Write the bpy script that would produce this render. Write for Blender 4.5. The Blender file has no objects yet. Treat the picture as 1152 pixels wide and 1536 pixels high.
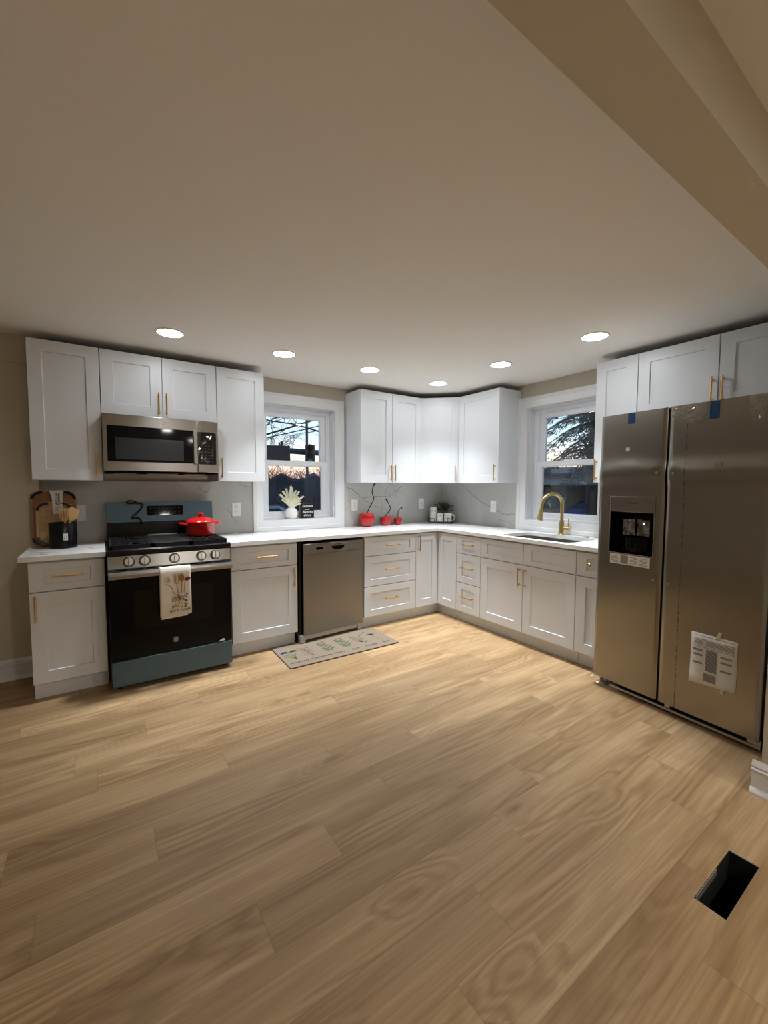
import bpy, bmesh, math, random
from mathutils import Vector, Matrix

# ---------------------------------------------------------------- scene, camera, world
S = bpy.context.scene
C = S.collection
random.seed(7)
PI = math.pi
S.view_settings.view_transform = 'Standard'
S.view_settings.look = 'None'
S.view_settings.gamma = 1.0
S.view_settings.use_curve_mapping = False
S.view_settings.exposure = 0.14

CAM = Vector((-3.5381, -3.8925, 1.3474)); YAW, PITCH, ROLL = -0.5986, -0.0625, 0.0035
fwd = Vector((-math.sin(YAW) * math.cos(PITCH), math.cos(YAW) * math.cos(PITCH), math.sin(PITCH)))
rgt = Vector((math.cos(YAW), math.sin(YAW), 0)); upv = rgt.cross(fwd)
r2 = rgt * math.cos(ROLL) + upv * math.sin(ROLL); u2 = -rgt * math.sin(ROLL) + upv * math.cos(ROLL)
cd = bpy.data.cameras.new('camera'); cam = bpy.data.objects.new('camera', cd); C.objects.link(cam)
M3 = Matrix((r2, u2, -fwd)).transposed()
cam.matrix_world = Matrix.Translation(CAM) @ M3.to_4x4()
cd.sensor_fit = 'HORIZONTAL'; cd.sensor_width = 36.0; cd.lens = 626.6312 / 1152 * 36.0
cd.clip_start = 0.02; cd.clip_end = 300
S.camera = cam

LAMP = 44.0          # emission of the recessed lamps' diffusers
BEAM = 6.2           # watts of the downward beam of each recessed lamp
SPREAD = 76.0       # its beam angle
LIVING_FILL = 390.0        # emission of the unseen fill lamps added behind the camera
LAMP_COL = (.93, .975, 1.0)
SKY = 1.55

w = bpy.data.worlds.new('dusk_sky'); S.world = w; w.use_nodes = True
nt = w.node_tree; nt.nodes.clear()
wo = nt.nodes.new('ShaderNodeOutputWorld'); bg = nt.nodes.new('ShaderNodeBackground')
tc = nt.nodes.new('ShaderNodeTexCoord'); sx = nt.nodes.new('ShaderNodeSeparateXYZ'); rp = nt.nodes.new('ShaderNodeValToRGB')
nt.links.new(tc.outputs['Generated'], sx.inputs[0]); nt.links.new(sx.outputs['Z'], rp.inputs[0])
nz = nt.nodes.new('ShaderNodeTexNoise'); nz.inputs['Scale'].default_value = 3.0; nz.inputs['Detail'].default_value = 5
mpw = nt.nodes.new('ShaderNodeMapping'); mpw.inputs['Scale'].default_value = (1, 1, 7)
nt.links.new(tc.outputs['Generated'], mpw.inputs[0]); nt.links.new(mpw.outputs[0], nz.inputs['Vector'])
cl = nt.nodes.new('ShaderNodeValToRGB'); cl.color_ramp.elements[0].position = .45; cl.color_ramp.elements[1].position = .7
nt.links.new(nz.outputs['Fac'], cl.inputs[0])
mxw = nt.nodes.new('ShaderNodeMixRGB'); mxw.inputs['Color2'].default_value = (.80, .86, .95, 1)
mlw = nt.nodes.new('ShaderNodeMath'); mlw.operation = 'MULTIPLY'; mlw.inputs[1].default_value = .45
nt.links.new(cl.outputs['Color'], mlw.inputs[0]); nt.links.new(mlw.outputs[0], mxw.inputs['Fac'])
nt.links.new(rp.outputs['Color'], mxw.inputs['Color1']); nt.links.new(mxw.outputs[0], bg.inputs[0])
bg.inputs[1].default_value = SKY; nt.links.new(bg.outputs[0], wo.inputs[0])
cr = rp.color_ramp
cr.elements[0].position = 0.0; cr.elements[0].color = (.03, .03, .04, 1)
cr.elements[1].position = 1.0; cr.elements[1].color = (.08, .16, .34, 1)
for pos, c in ((.004, (.62, .24, .22, 1)), (.025, (.95, .48, .30, 1)), (.05, (1.0, .74, .48, 1)), (.075, (.84, .80, .74, 1)), (.11, (.60, .76, .86, 1)), (.18, (.42, .66, .85, 1)), (.4, (.22, .40, .65, 1))):
    e = cr.elements.new(pos); e.color = c

# ---------------------------------------------------------------- materials
MATS = {}
def mat(name, col, rough=.5, metal=0.0, spec=None, emit=None, estr=0, noise=None, bump=None, coat=0, alpha=None, aniso=None):
    """noise=(scale xyz, amount, detail); bump=(scale xyz, strength)"""
    m = bpy.data.materials.new(name); m.use_nodes = True; n = m.node_tree
    p = n.nodes['Principled BSDF']
    c = (*col, 1)
    p.inputs['Base Color'].default_value = c; p.inputs['Roughness'].default_value = rough; p.inputs['Metallic'].default_value = metal
    if spec is not None: p.inputs['Specular IOR Level'].default_value = spec
    if coat: p.inputs['Coat Weight'].default_value = coat; p.inputs['Coat Roughness'].default_value = .1
    if emit: p.inputs['Emission Color'].default_value = (*emit, 1); p.inputs['Emission Strength'].default_value = estr
    if alpha is not None: p.inputs['Alpha'].default_value = alpha
    if aniso:
        tg = n.nodes.new('ShaderNodeTangent'); tg.direction_type = 'RADIAL'; tg.axis = 'Z'
        n.links.new(tg.outputs[0], p.inputs['Tangent']); p.inputs['Anisotropic'].default_value = aniso[0]; p.inputs['Anisotropic Rotation'].default_value = aniso[1]
    if noise or bump:
        t = n.nodes.new('ShaderNodeTexCoord')
    if noise:
        mp = n.nodes.new('ShaderNodeMapping'); mp.inputs['Scale'].default_value = noise[0]
        tx = n.nodes.new('ShaderNodeTexNoise'); tx.inputs['Scale'].default_value = 1; tx.inputs['Detail'].default_value = noise[2] if len(noise) > 2 else 4
        mx = n.nodes.new('ShaderNodeMixRGB'); a = noise[1]
        mx.inputs['Color1'].default_value = (*[max(0, v * (1 - a)) for v in col], 1); mx.inputs['Color2'].default_value = (*[min(1, v * (1 + a)) for v in col], 1)
        n.links.new(t.outputs['Object'], mp.inputs[0]); n.links.new(mp.outputs[0], tx.inputs['Vector']); n.links.new(tx.outputs['Fac'], mx.inputs[0]); n.links.new(mx.outputs[0], p.inputs['Base Color'])
    if bump:
        mp = n.nodes.new('ShaderNodeMapping'); mp.inputs['Scale'].default_value = bump[0]
        tx = n.nodes.new('ShaderNodeTexNoise'); tx.inputs['Scale'].default_value = 1; tx.inputs['Detail'].default_value = 3
        bp = n.nodes.new('ShaderNodeBump'); bp.inputs['Strength'].default_value = bump[1]; bp.inputs['Distance'].default_value = .02
        n.links.new(t.outputs['Object'], mp.inputs[0]); n.links.new(mp.outputs[0], tx.inputs['Vector']); n.links.new(tx.outputs['Fac'], bp.inputs['Height']); n.links.new(bp.outputs[0], p.inputs['Normal'])
    MATS[name] = m
    return m

CAB = mat('cabinet_white_paint', (.685, .71, .745), .38)
WALL = mat('greige_wall_paint', (.56, .51, .425), .8, bump=((60, 60, 60), .03))
CEIL = mat('ceiling_paint', (.84, .825, .79), .85, bump=((50, 50, 50), .03))
TRIM = mat('white_trim_paint', (.74, .75, .77), .35)
VINYL = mat('white_vinyl', (.80, .83, .88), .35)
GOLD = mat('brushed_gold', (.72, .47, .22), .3, 1.0)
BRASS = mat('satin_brass', (.62, .48, .20), .28, 1.0)
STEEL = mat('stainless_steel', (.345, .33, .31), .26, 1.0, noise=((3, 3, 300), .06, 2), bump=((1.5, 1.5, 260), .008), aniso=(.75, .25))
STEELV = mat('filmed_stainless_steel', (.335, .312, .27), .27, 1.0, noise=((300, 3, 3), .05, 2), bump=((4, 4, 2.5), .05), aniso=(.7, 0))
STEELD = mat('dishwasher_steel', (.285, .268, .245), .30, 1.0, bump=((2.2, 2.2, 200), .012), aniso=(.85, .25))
KNOBM = mat('satin_nickel', (.42, .41, .40), .28, 1.0)
BLUEF = mat('blue_film_steel', (.072, .125, .165), .36, .5)
BLACKG = mat('black_glass', (.003, .003, .0035), .05, 0, .13)
OVENW = mat('oven_window_glass', (.009, .006, .004), .08, 0, .16)
MWW = mat('microwave_window_glass', (.020, .021, .021), .08, 0, .3)
BLACK = mat('black_enamel', (.005, .005, .006), .22, 0, .25)
IRON = mat('cast_iron', (.008, .008, .009), .55, 0, .3)
MBLACK = mat('matte_black', (.008, .008, .008), .5, 0, .3)
DARK = mat('dark_recess', (.005, .005, .005), .9, 0, .05)
GREYP = mat('grey_plastic', (.30, .29, .28), .45)
GALV = mat('galvanised_steel', (.50, .48, .45), .4, .8)
DUCT = mat('dusty_duct_metal', (.03, .032, .028), .5, .5)
WHITEP = mat('white_plastic', (.80, .80, .79), .35)
SLOT = mat('slot_dark', (.05, .05, .05), .6)
CERAM = mat('white_ceramic', (.84, .84, .82), .18)
RED = mat('red_gloss', (.40, .004, .008), .12, 0, .5, coat=.3)
REDE = mat('red_enamel', (.42, .007, .006), .16, 0, .5, coat=.3)
WOODL = mat('light_acacia', (.50, .30, .13), .45, noise=((4, 4, 60), .35, 4))
WOODM = mat('brown_acacia', (.32, .14, .055), .4, noise=((60, 4, 6), .4, 4))
BAMB = mat('bamboo', (.62, .40, .17), .5, noise=((90, 90, 6), .25, 4))
PAPER = mat('white_paper', (.74, .72, .68), .7)
INK = mat('ink', (.03, .03, .035), .8)
GREYINK = mat('grey_print', (.24, .23, .22), .8)
DIMMARK = mat('dim_keypad_print', (.055, .055, .06), .6)
GREENINK = mat('green_print', (.06, .10, .035), .8)
BLUEINK = mat('blue_print', (.035, .055, .16), .8)
TANINK = mat('tan_print', (.42, .25, .09), .8)
HERBINK = mat('herb_print_brown', (.10, .065, .04), .8)
RUSTINK = mat('brown_print', (.38, .16, .045), .8)
PLUMINK = mat('plum_print', (.16, .03, .04), .8)
CLOTH = mat('cotton_cloth', (.74, .70, .62), .9, bump=((900, 900, 900), .15))
JUTE = mat('jute_mat', (.225, .175, .128), .95, noise=((350, 350, 350), .35, 2), bump=((500, 500, 500), .3))
RUBBER = mat('rubber_edge', (.02, .018, .016), .7)
BLUETAPE = mat('blue_painters_tape', (.006, .075, .24), .6)
MASKT = mat('clear_tape', (.62, .58, .46), .4)
LEAF = mat('dark_leaf', (.018, .048, .022), .4)
BASKET = mat('woven_pot', (.24, .16, .07), .8, bump=((200, 200, 200), .3))
PLUME = mat('cream_plume', (.88, .87, .70), .9)
WHITETXT = mat('white_lettering', (.82, .82, .82), .6)
BOXWOOD = mat('raw_wood_edge', (.30, .24, .16), .7)
GREENLENS = mat('green_signal_lens', (.01, .20, .16), .3, emit=(.02, .5, .42), estr=.35)
BARK = mat('dark_bark', (.045, .04, .042), .9)
TWIG = mat('winter_twig', (.05, .035, .035), .9)
NEEDLE = mat('conifer_needles', (.062, .082, .088), .8)
HEDGEM = mat('hedge_dark', (.020, .026, .034), .9, noise=((3, 3, 3), .5, 4))
ROADM = mat('asphalt', (.06, .06, .065), .9, noise=((3, 3, 3), .3, 5))
SIDING = mat('grey_siding', (.24, .26, .28), .8)
ROOFM = mat('roof_shingle', (.07, .07, .075), .9)
CARBLUE = mat('car_paint_blue', (.03, .07, .26), .2, .3, coat=.6)
CARGREY = mat('car_paint_grey', (.20, .26, .34), .2, .4, coat=.6)
CARGLASS = mat('car_glass', (.02, .025, .03), .05)
SIGNM = mat('sign_back', (.05, .05, .055), .5, .3)
DIFF = mat('lamp_diffuser', (1, 1, 1), .5, emit=LAMP_COL, estr=LAMP)
DIFF_FILL = mat('living_fill_diffuser', (1, 1, 1), .5, emit=(1, .96, .88), estr=LIVING_FILL)
LEDW = mat('lit_display', (.1, .1, .1), .5, emit=(.9, .95, 1), estr=1.2)

def glass_mat():
    m = bpy.data.materials.new('window_glass'); m.use_nodes = True; n = m.node_tree; n.nodes.clear()
    o = n.nodes.new('ShaderNodeOutputMaterial'); mx = n.nodes.new('ShaderNodeMixShader'); fr = n.nodes.new('ShaderNodeFresnel'); fr.inputs[0].default_value = 1.5
    tr = n.nodes.new('ShaderNodeBsdfTransparent'); tr.inputs[0].default_value = (.94, .96, .97, 1); gl = n.nodes.new('ShaderNodeBsdfGlossy'); gl.inputs['Roughness'].default_value = 0.0
    n.links.new(fr.outputs[0], mx.inputs[0]); n.links.new(tr.outputs[0], mx.inputs[1]); n.links.new(gl.outputs[0], mx.inputs[2]); n.links.new(mx.outputs[0], o.inputs[0])
    return m
GLASS = glass_mat()
def film_mat(name, fac, rough):
    m = bpy.data.materials.new(name); m.use_nodes = True; n = m.node_tree; n.nodes.clear()
    o = n.nodes.new('ShaderNodeOutputMaterial'); mx = n.nodes.new('ShaderNodeMixShader'); mx.inputs[0].default_value = fac
    tr = n.nodes.new('ShaderNodeBsdfTransparent'); gl = n.nodes.new('ShaderNodeBsdfGlossy'); gl.inputs['Roughness'].default_value = rough
    n.links.new(tr.outputs[0], mx.inputs[1]); n.links.new(gl.outputs[0], mx.inputs[2]); n.links.new(mx.outputs[0], o.inputs[0])
    return m
FILM = film_mat('clear_plastic_film', .15, .10)
WRAP = film_mat('shrink_wrap', .07, .06)

def quartz(name, base):
    m = bpy.data.materials.new(name); m.use_nodes = True; n = m.node_tree; p = n.nodes['Principled BSDF']
    p.inputs['Roughness'].default_value = .16
    t = n.nodes.new('ShaderNodeTexCoord'); tx = n.nodes.new('ShaderNodeTexNoise'); tx.inputs['Scale'].default_value = 2.3; tx.inputs['Detail'].default_value = 6; tx.inputs['Distortion'].default_value = .6
    rr = n.nodes.new('ShaderNodeValToRGB'); rr.color_ramp.elements[0].position = .35; rr.color_ramp.elements[0].color = (*[b * .86 for b in base], 1); rr.color_ramp.elements[1].position = .6; rr.color_ramp.elements[1].color = (*base, 1)
    v = n.nodes.new('ShaderNodeTexNoise'); v.inputs['Scale'].default_value = 1.7; v.inputs['Detail'].default_value = 5; v.inputs['Distortion'].default_value = 1.2
    s1 = n.nodes.new('ShaderNodeMath'); s1.operation = 'SUBTRACT'; s1.inputs[1].default_value = .5
    ab = n.nodes.new('ShaderNodeMath'); ab.operation = 'ABSOLUTE'
    r3 = n.nodes.new('ShaderNodeValToRGB'); r3.color_ramp.elements[0].position = .0; r3.color_ramp.elements[0].color = (.55, .55, .55, 1); r3.color_ramp.elements[1].position = .012; r3.color_ramp.elements[1].color = (0, 0, 0, 1)
    ms = n.nodes.new('ShaderNodeTexNoise'); ms.inputs['Scale'].default_value = 1.1
    mr = n.nodes.new('ShaderNodeValToRGB'); mr.color_ramp.elements[0].position = .5; mr.color_ramp.elements[1].position = .62
    mm = n.nodes.new('ShaderNodeMath'); mm.operation = 'MULTIPLY'
    mx = n.nodes.new('ShaderNodeMixRGB'); mx.inputs['Color2'].default_value = (.30, .29, .28, 1)
    L = n.links.new
    for q in (tx, v, ms): L(t.outputs['Object'], q.inputs['Vector'])
    L(tx.outputs['Fac'], rr.inputs[0]); L(v.outputs['Fac'], s1.inputs[0]); L(s1.outputs[0], ab.inputs[0]); L(ab.outputs[0], r3.inputs[0])
    L(ms.outputs['Fac'], mr.inputs[0]); L(mr.outputs['Color'], mm.inputs[0]); L(r3.outputs['Color'], mm.inputs[1])
    L(mm.outputs[0], mx.inputs['Fac']); L(rr.outputs['Color'], mx.inputs['Color1']); L(mx.outputs[0], p.inputs['Base Color'])
    return m
QUARTZ = quartz('white_quartz', (.80, .80, .79))
SHADED_SLAB = quartz('shaded_quartz_slab', (.51, .51, .49))  # counter quartz darkened: the backsplash's shade is painted into this base colour
VEIN = mat('quartz_vein', (.20, .18, .165), .25)

def floor_mat():
    m = bpy.data.materials.new('oak_vinyl_plank'); m.use_nodes = True; n = m.node_tree; p = n.nodes['Principled BSDF']; L = n.links.new
    uv = n.nodes.new('ShaderNodeUVMap'); uv.uv_map = 'plank'
    at = n.nodes.new('ShaderNodeAttribute'); at.attribute_name = 'tone'
    def noise(scale, detail, dist=0, rough=.55):
        mp = n.nodes.new('ShaderNodeMapping'); mp.inputs['Scale'].default_value = (*scale, 1); tx = n.nodes.new('ShaderNodeTexNoise')
        tx.inputs['Scale'].default_value = 1; tx.inputs['Detail'].default_value = detail; tx.inputs['Distortion'].default_value = dist; tx.inputs['Roughness'].default_value = rough
        L(uv.outputs[0], mp.inputs[0]); L(mp.outputs[0], tx.inputs['Vector']); return tx.outputs['Fac']
    def ramp(src, p0, p1, c0=(0, 0, 0, 1), c1=(1, 1, 1, 1)):
        r = n.nodes.new('ShaderNodeValToRGB'); r.color_ramp.elements[0].position = p0; r.color_ramp.elements[1].position = p1
        r.color_ramp.elements[0].color = c0; r.color_ramp.elements[1].color = c1; L(src, r.inputs[0]); return r.outputs['Color']
    def mix(fac, a, b, mode='MIX', f=None):
        x = n.nodes.new('ShaderNodeMixRGB'); x.blend_type = mode
        if f is not None: x.inputs['Fac'].default_value = f
        else: L(fac, x.inputs['Fac'])
        for s, v in ((1, a), (2, b)):
            if isinstance(v, tuple): x.inputs[s].default_value = v
            else: L(v, x.inputs[s])
        return x.outputs[0]
    def math_(op, x, y):
        q = n.nodes.new('ShaderNodeMath'); q.operation = op
        for i, v in ((0, x), (1, y)):
            if isinstance(v, (int, float)): q.inputs[i].default_value = v
            else: L(v, q.inputs[i])
        return q.outputs[0]
    # knots: sparse cells
    mp2 = n.nodes.new('ShaderNodeMapping'); mp2.inputs['Scale'].default_value = (1.9, 5.6, 1)
    vo = n.nodes.new('ShaderNodeTexVoronoi'); vo.inputs['Scale'].default_value = 1.0; L(uv.outputs[0], mp2.inputs[0])
    wa = n.nodes.new('ShaderNodeTexNoise'); wa.inputs['Scale'].default_value = 2.2; wa.inputs['Detail'].default_value = 4; L(mp2.outputs[0], wa.inputs['Vector'])
    va = n.nodes.new('ShaderNodeVectorMath'); va.operation = 'MULTIPLY_ADD'; va.inputs[1].default_value = (.35, .35, 0); L(wa.outputs['Color'], va.inputs[0]); L(mp2.outputs[0], va.inputs[2]); L(va.outputs[0], vo.inputs['Vector'])
    wn = n.nodes.new('ShaderNodeTexWhiteNoise'); L(vo.outputs['Color'], wn.inputs['Vector'])
    has = ramp(wn.outputs['Value'], .50, .54)
    halo = math_('MULTIPLY', ramp(vo.outputs['Distance'], .02, .42, (1, 1, 1, 1), (0, 0, 0, 1)), has)
    core = math_('MULTIPLY', ramp(vo.outputs['Distance'], .02, .13, (1, 1, 1, 1), (0, 0, 0, 1)), has)
    # growth-ring figure: contour lines of a stretched field, bent round the knots
    field = math_('ADD', noise((.55, 5.0), 2, .25, .45), math_('MULTIPLY', halo, .22))
    rings = math_('PINGPONG', math_('MULTIPLY', field, 26.0), 1.0)
    ringmask = ramp(noise((.8, 3.2), 1), .40, .60)
    broad = noise((.55, 7.5), 3, .2, .5)
    grain = noise((2.2, 95), 5, .15, .6)
    fine = noise((9, 420), 3, .0, .6)
    base = ramp(broad, .30, .72, (.345, .224, .112, 1), (.53, .384, .226, 1))
    c = mix(None, base, mix(ringmask, (1, 1, 1, 1), ramp(rings, .1, .8, (.74, .68, .62, 1), (1.06, 1.06, 1.05, 1))), 'MULTIPLY', .85)
    c = mix(None, c, ramp(grain, .30, .66, (.74, .69, .63, 1), (1.08, 1.07, 1.06, 1)), 'MULTIPLY', .85)
    c = mix(None, c, ramp(fine, .30, .7, (.86, .84, .82, 1), (1.05, 1.05, 1.05, 1)), 'MULTIPLY', .7)
    st = math_('MULTIPLY', ramp(noise((1.1, 34), 3, .3), .62, .72), .42)
    c = mix(st, c, (.22, .125, .06, 1))
    c = mix(math_('MULTIPLY', halo, .42), c, (.27, .155, .08, 1))
    c = mix(math_('MULTIPLY', core, .60), c, (.14, .072, .035, 1))
    tone = ramp(at.outputs['Fac'], 0, 1, (.88, .875, .865, 1), (1.08, 1.075, 1.07, 1))
    c = mix(None, c, tone, 'MULTIPLY', 1.0)
    ue = n.nodes.new('ShaderNodeUVMap'); ue.uv_map = 'edge'; se = n.nodes.new('ShaderNodeSeparateXYZ'); L(ue.outputs[0], se.inputs[0])
    dist = math_('MINIMUM', math_('MINIMUM', se.outputs['X'], math_('SUBTRACT', PL, se.outputs['X'])), math_('MINIMUM', se.outputs['Y'], math_('SUBTRACT', PW, se.outputs['Y'])))
    seam = ramp(dist, .0008, .0020, (.26, .26, .26, 1), (0, 0, 0, 1))
    c = mix(seam, c, (.12, .07, .035, 1))
    L(c, p.inputs['Base Color'])
    L(ramp(grain, .2, .8, (.36, .36, .36, 1), (.50, .50, .50, 1)), p.inputs['Roughness'])
    p.inputs['Specular IOR Level'].default_value = .4
    bp = n.nodes.new('ShaderNodeBump'); bp.inputs['Strength'].default_value = .06; bp.inputs['Distance'].default_value = .004; L(grain, bp.inputs['Height']); L(bp.outputs[0], p.inputs['Normal'])
    return m

# ---------------------------------------------------------------- mesh helpers
class MB:
    def __init__(s): s.v = []; s.f = []; s.m = []
    def add(s, vs, fs, m=0):
        o = len(s.v); s.v += [tuple(v) for v in vs]; s.f += [tuple(i + o for i in f) for f in fs]; s.m += [m] * len(fs); return s
    def box(s, x0, x1, y0, y1, z0, z1, m=0, T=None):
        vs = [(x, y, z) for x in (x0, x1) for y in (y0, y1) for z in (z0, z1)]
        if T is not None: vs = [T @ Vector(v) for v in vs]
        return s.add(vs, [(0, 1, 3, 2), (4, 6, 7, 5), (0, 4, 5, 1), (2, 3, 7, 6), (0, 2, 6, 4), (1, 5, 7, 3)], m)
    def lathe(s, prof, n=32, m=0, T=None, close=False):
        """prof: (r, z) list along local z"""
        vs = []; fs = []
        for r, z in prof:
            for i in range(n):
                a = 2 * PI * i / n; vs.append(Vector((r * math.cos(a), r * math.sin(a), z)))
        k = len(prof)
        for j in range(k - 1 if not close else k):
            j2 = (j + 1) % k
            for i in range(n):
                i2 = (i + 1) % n; fs.append((j * n + i, j * n + i2, j2 * n + i2, j2 * n + i))
        if not close:
            if prof[0][0] > 1e-6: fs.append(tuple(range(n))[::-1])
            if prof[-1][0] > 1e-6: fs.append(tuple((k - 1) * n + i for i in range(n)))
        if T is not None: vs = [T @ v for v in vs]
        return s.add(vs, fs, m)
    def cyl(s, p0, p1, r0, r1=None, n=16, m=0):
        p0 = Vector(p0); p1 = Vector(p1); d = p1 - p0; q = d.to_track_quat('Z', 'Y').to_matrix().to_4x4(); T = Matrix.Translation(p0) @ q
        return s.lathe([(r0, 0), (r0 if r1 is None else r1, d.length)], n, m, T)
    def tube(s, pts, rad, n=10, m=0):
        pts = [Vector(p) for p in pts]; k = len(pts)
        if not isinstance(rad, (list, tuple)): rad = [rad] * k
        tan = [(pts[min(i + 1, k - 1)] - pts[max(i - 1, 0)]).normalized() for i in range(k)]
        ref = Vector((0, 0, 1)) if abs(tan[0].z) < .9 else Vector((1, 0, 0))
        nx = tan[0].cross(ref).normalized(); vs = []; fs = []
        for i in range(k):
            nx = (nx - tan[i] * nx.dot(tan[i])).normalized(); ny = tan[i].cross(nx)
            for j in range(n):
                a = 2 * PI * j / n; vs.append(pts[i] + (nx * math.cos(a) + ny * math.sin(a)) * rad[i])
        for i in range(k - 1):
            for j in range(n):
                j2 = (j + 1) % n; fs.append((i * n + j, i * n + j2, (i + 1) * n + j2, (i + 1) * n + j))
        fs.append(tuple(range(n))[::-1]); fs.append(tuple((k - 1) * n + j for j in range(n)))
        return s.add(vs, fs, m)
    def prism(s, poly, a, b, axis='z', m=0, T=None):
        """poly of 2D points extruded from a to b along axis"""
        def P(p, h):
            return {'z': (p[0], p[1], h), 'y': (p[0], h, p[1]), 'x': (h, p[0], p[1])}[axis]
        k = len(poly); vs = [P(p, a) for p in poly] + [P(p, b) for p in poly]
        if T is not None: vs = [T @ Vector(v) for v in vs]
        fs = [tuple(range(k))[::-1], tuple(range(k, 2 * k))] + [(i, (i + 1) % k, (i + 1) % k + k, i + k) for i in range(k)]
        return s.add(vs, fs, m)
    def frame(s, x0, x1, z0, z1, prof, m=0):
        """mitred ring round the rectangle: prof = closed list of (outward offset, protrusion towards -y)"""
        k = len(prof); vs = []; fs = []
        for cx, cz, sxx, szz in ((x0, z0, -1, -1), (x1, z0, 1, -1), (x1, z1, 1, 1), (x0, z1, -1, 1)):
            for a, b in prof: vs.append((cx + sxx * a, -b, cz + szz * a))
        for c in range(4):
            c2 = (c + 1) % 4
            for i in range(k):
                i2 = (i + 1) % k; fs.append((c * k + i, c2 * k + i, c2 * k + i2, c * k + i2))
        return s.add(vs, fs, m)
    def shaker(s, x0, x1, z0, z1, y, t=.02, st=.075, rl=None, m=0):
        """recessed panel front, face at y (towards -y), body to y+t"""
        rl = st if rl is None else rl; d = .009; b = .003
        o = [(x0, z0), (x1, z0), (x1, z1), (x0, z1)]
        i1 = [(x0 + st, z0 + rl), (x1 - st, z0 + rl), (x1 - st, z1 - rl), (x0 + st, z1 - rl)]
        i2 = [(x0 + st + b, z0 + rl + b), (x1 - st - b, z0 + rl + b), (x1 - st - b, z1 - rl - b), (x0 + st + b, z1 - rl - b)]
        e = .0015
        oo = [(x0 + e, z0 + e), (x1 - e, z0 + e), (x1 - e, z1 - e), (x0 + e, z1 - e)]
        vs = [(p[0], y + t, p[1]) for p in o] + [(p[0], y + e, p[1]) for p in o] + [(p[0], y, p[1]) for p in oo] + [(p[0], y, p[1]) for p in i1] + [(p[0], y + d, p[1]) for p in i2]
        fs = [(3, 2, 1, 0)]
        for L in range(4):
            for i in range(4):
                j = (i + 1) % 4; fs.append((L * 4 + i, L * 4 + j, L * 4 + 4 + j, L * 4 + 4 + i))
        fs.append((16, 17, 18, 19))
        return s.add(vs, fs, m)
    def mesh(s, me, T, m=0, warp=None):
        vs = [T @ v.co for v in me.vertices]
        if warp: vs = [Vector(warp(v)) for v in vs]
        return s.add(vs, [tuple(p.vertices) for p in me.polygons], m)
    def ribbon(s, pts, width, nrm, m=0):
        """flat stroke lying in the plane with normal nrm"""
        pts = [Vector(p) for p in pts]; nrm = Vector(nrm); k = len(pts); vs = []
        for i in range(k):
            t = (pts[min(i + 1, k - 1)] - pts[max(i - 1, 0)]).normalized(); b = nrm.cross(t).normalized()
            ww = width[i] if isinstance(width, (list, tuple)) else width
            vs += [pts[i] - b * ww / 2, pts[i] + b * ww / 2]
        return s.add(vs, [(2 * i, 2 * i + 2, 2 * i + 3, 2 * i + 1) for i in range(k - 1)], m)
    def build(s, name, mats, parent=None, bevel=0, smooth=35, seg=2, recalc=True):
        me = bpy.data.meshes.new(name); me.from_pydata(s.v, [], s.f)
        if not isinstance(mats, (list, tuple)): mats = [mats]
        for mm in mats: me.materials.append(mm)
        me.polygons.foreach_set('material_index', s.m)
        if recalc:
            b = bmesh.new(); b.from_mesh(me); bmesh.ops.recalc_face_normals(b, faces=b.faces); b.to_mesh(me); b.free()
        me.update()
        if smooth:
            me.polygons.foreach_set('use_smooth', [True] * len(me.polygons)); me.set_sharp_from_angle(angle=math.radians(smooth))
        o = bpy.data.objects.new(name, me); C.objects.link(o)
        if parent is not None: o.parent = parent
        if bevel:
            bv = o.modifiers.new('bevel', 'BEVEL'); bv.width = bevel; bv.segments = seg; bv.limit_method = 'ANGLE'; bv.angle_limit = math.radians(50)
        return o

def text_mesh(txt, size, shear=0.0, align='CENTER', bold=0.0):
    cu = bpy.data.curves.new('t', 'FONT'); cu.body = txt; cu.size = size; cu.shear = shear; cu.align_x = align; cu.align_y = 'CENTER'; cu.offset = bold; cu.resolution_u = 3
    o = bpy.data.objects.new('t', cu); C.objects.link(o); dg = bpy.context.evaluated_depsgraph_get(); dg.update()
    me = bpy.data.meshes.new_from_object(o.evaluated_get(dg)); bpy.data.objects.remove(o); return me
def face_front(x, y, z):
    """text plane facing local -y"""
    return Matrix.Translation((x, y, z)) @ Matrix.Rotation(PI / 2, 4, 'X')

def tag(o, label, cat, group=None, kind=None):
    o['label'] = label; o['category'] = cat
    if group: o['group'] = group
    if kind: o['kind'] = kind
    return o
def thing(name, label, cat, loc=(0, 0, 0), rz=0.0, group=None):
    o = bpy.data.objects.new(name, None); C.objects.link(o); o.location = loc; o.rotation_euler = (0, 0, rz); o.empty_display_size = .05
    return tag(o, label, cat, group)
def struct(name, mb, mats, **k):
    o = mb.build(name, mats, **k); o['kind'] = 'structure'; return o
def copy_tree(o, parent=None):
    c = o.copy(); C.objects.link(c)
    if parent is not None: c.parent = parent
    for ch in list(o.children): copy_tree(ch, c)
    return c
def rrect(x0, x1, y0, y1, r, n=6):
    out = []
    for cx, cy, a0 in ((x1 - r, y1 - r, 0), (x0 + r, y1 - r, PI / 2), (x0 + r, y0 + r, PI), (x1 - r, y0 + r, 1.5 * PI)):
        for i in range(n + 1):
            a = a0 + PI / 2 * i / n; out.append((cx + r * math.cos(a), cy + r * math.sin(a)))
    return out
PW, PL = .1755, 1.235   # floor plank width and length
RB = -PI / 2     # rotation of things that stand against the right wall

# ---------------------------------------------------------------- room shell
ZC, ZL = 2.351, 2.322
BY0, BY1, BZ = -3.373, -3.502, 2.15
XL, YR, XR = -5.3, -8.2, 0.2
WIN_A = (-2.268, -1.508); WIN_B = (1.237, 1.997); WZ0, WZ1 = 1.012, 2.12

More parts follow.
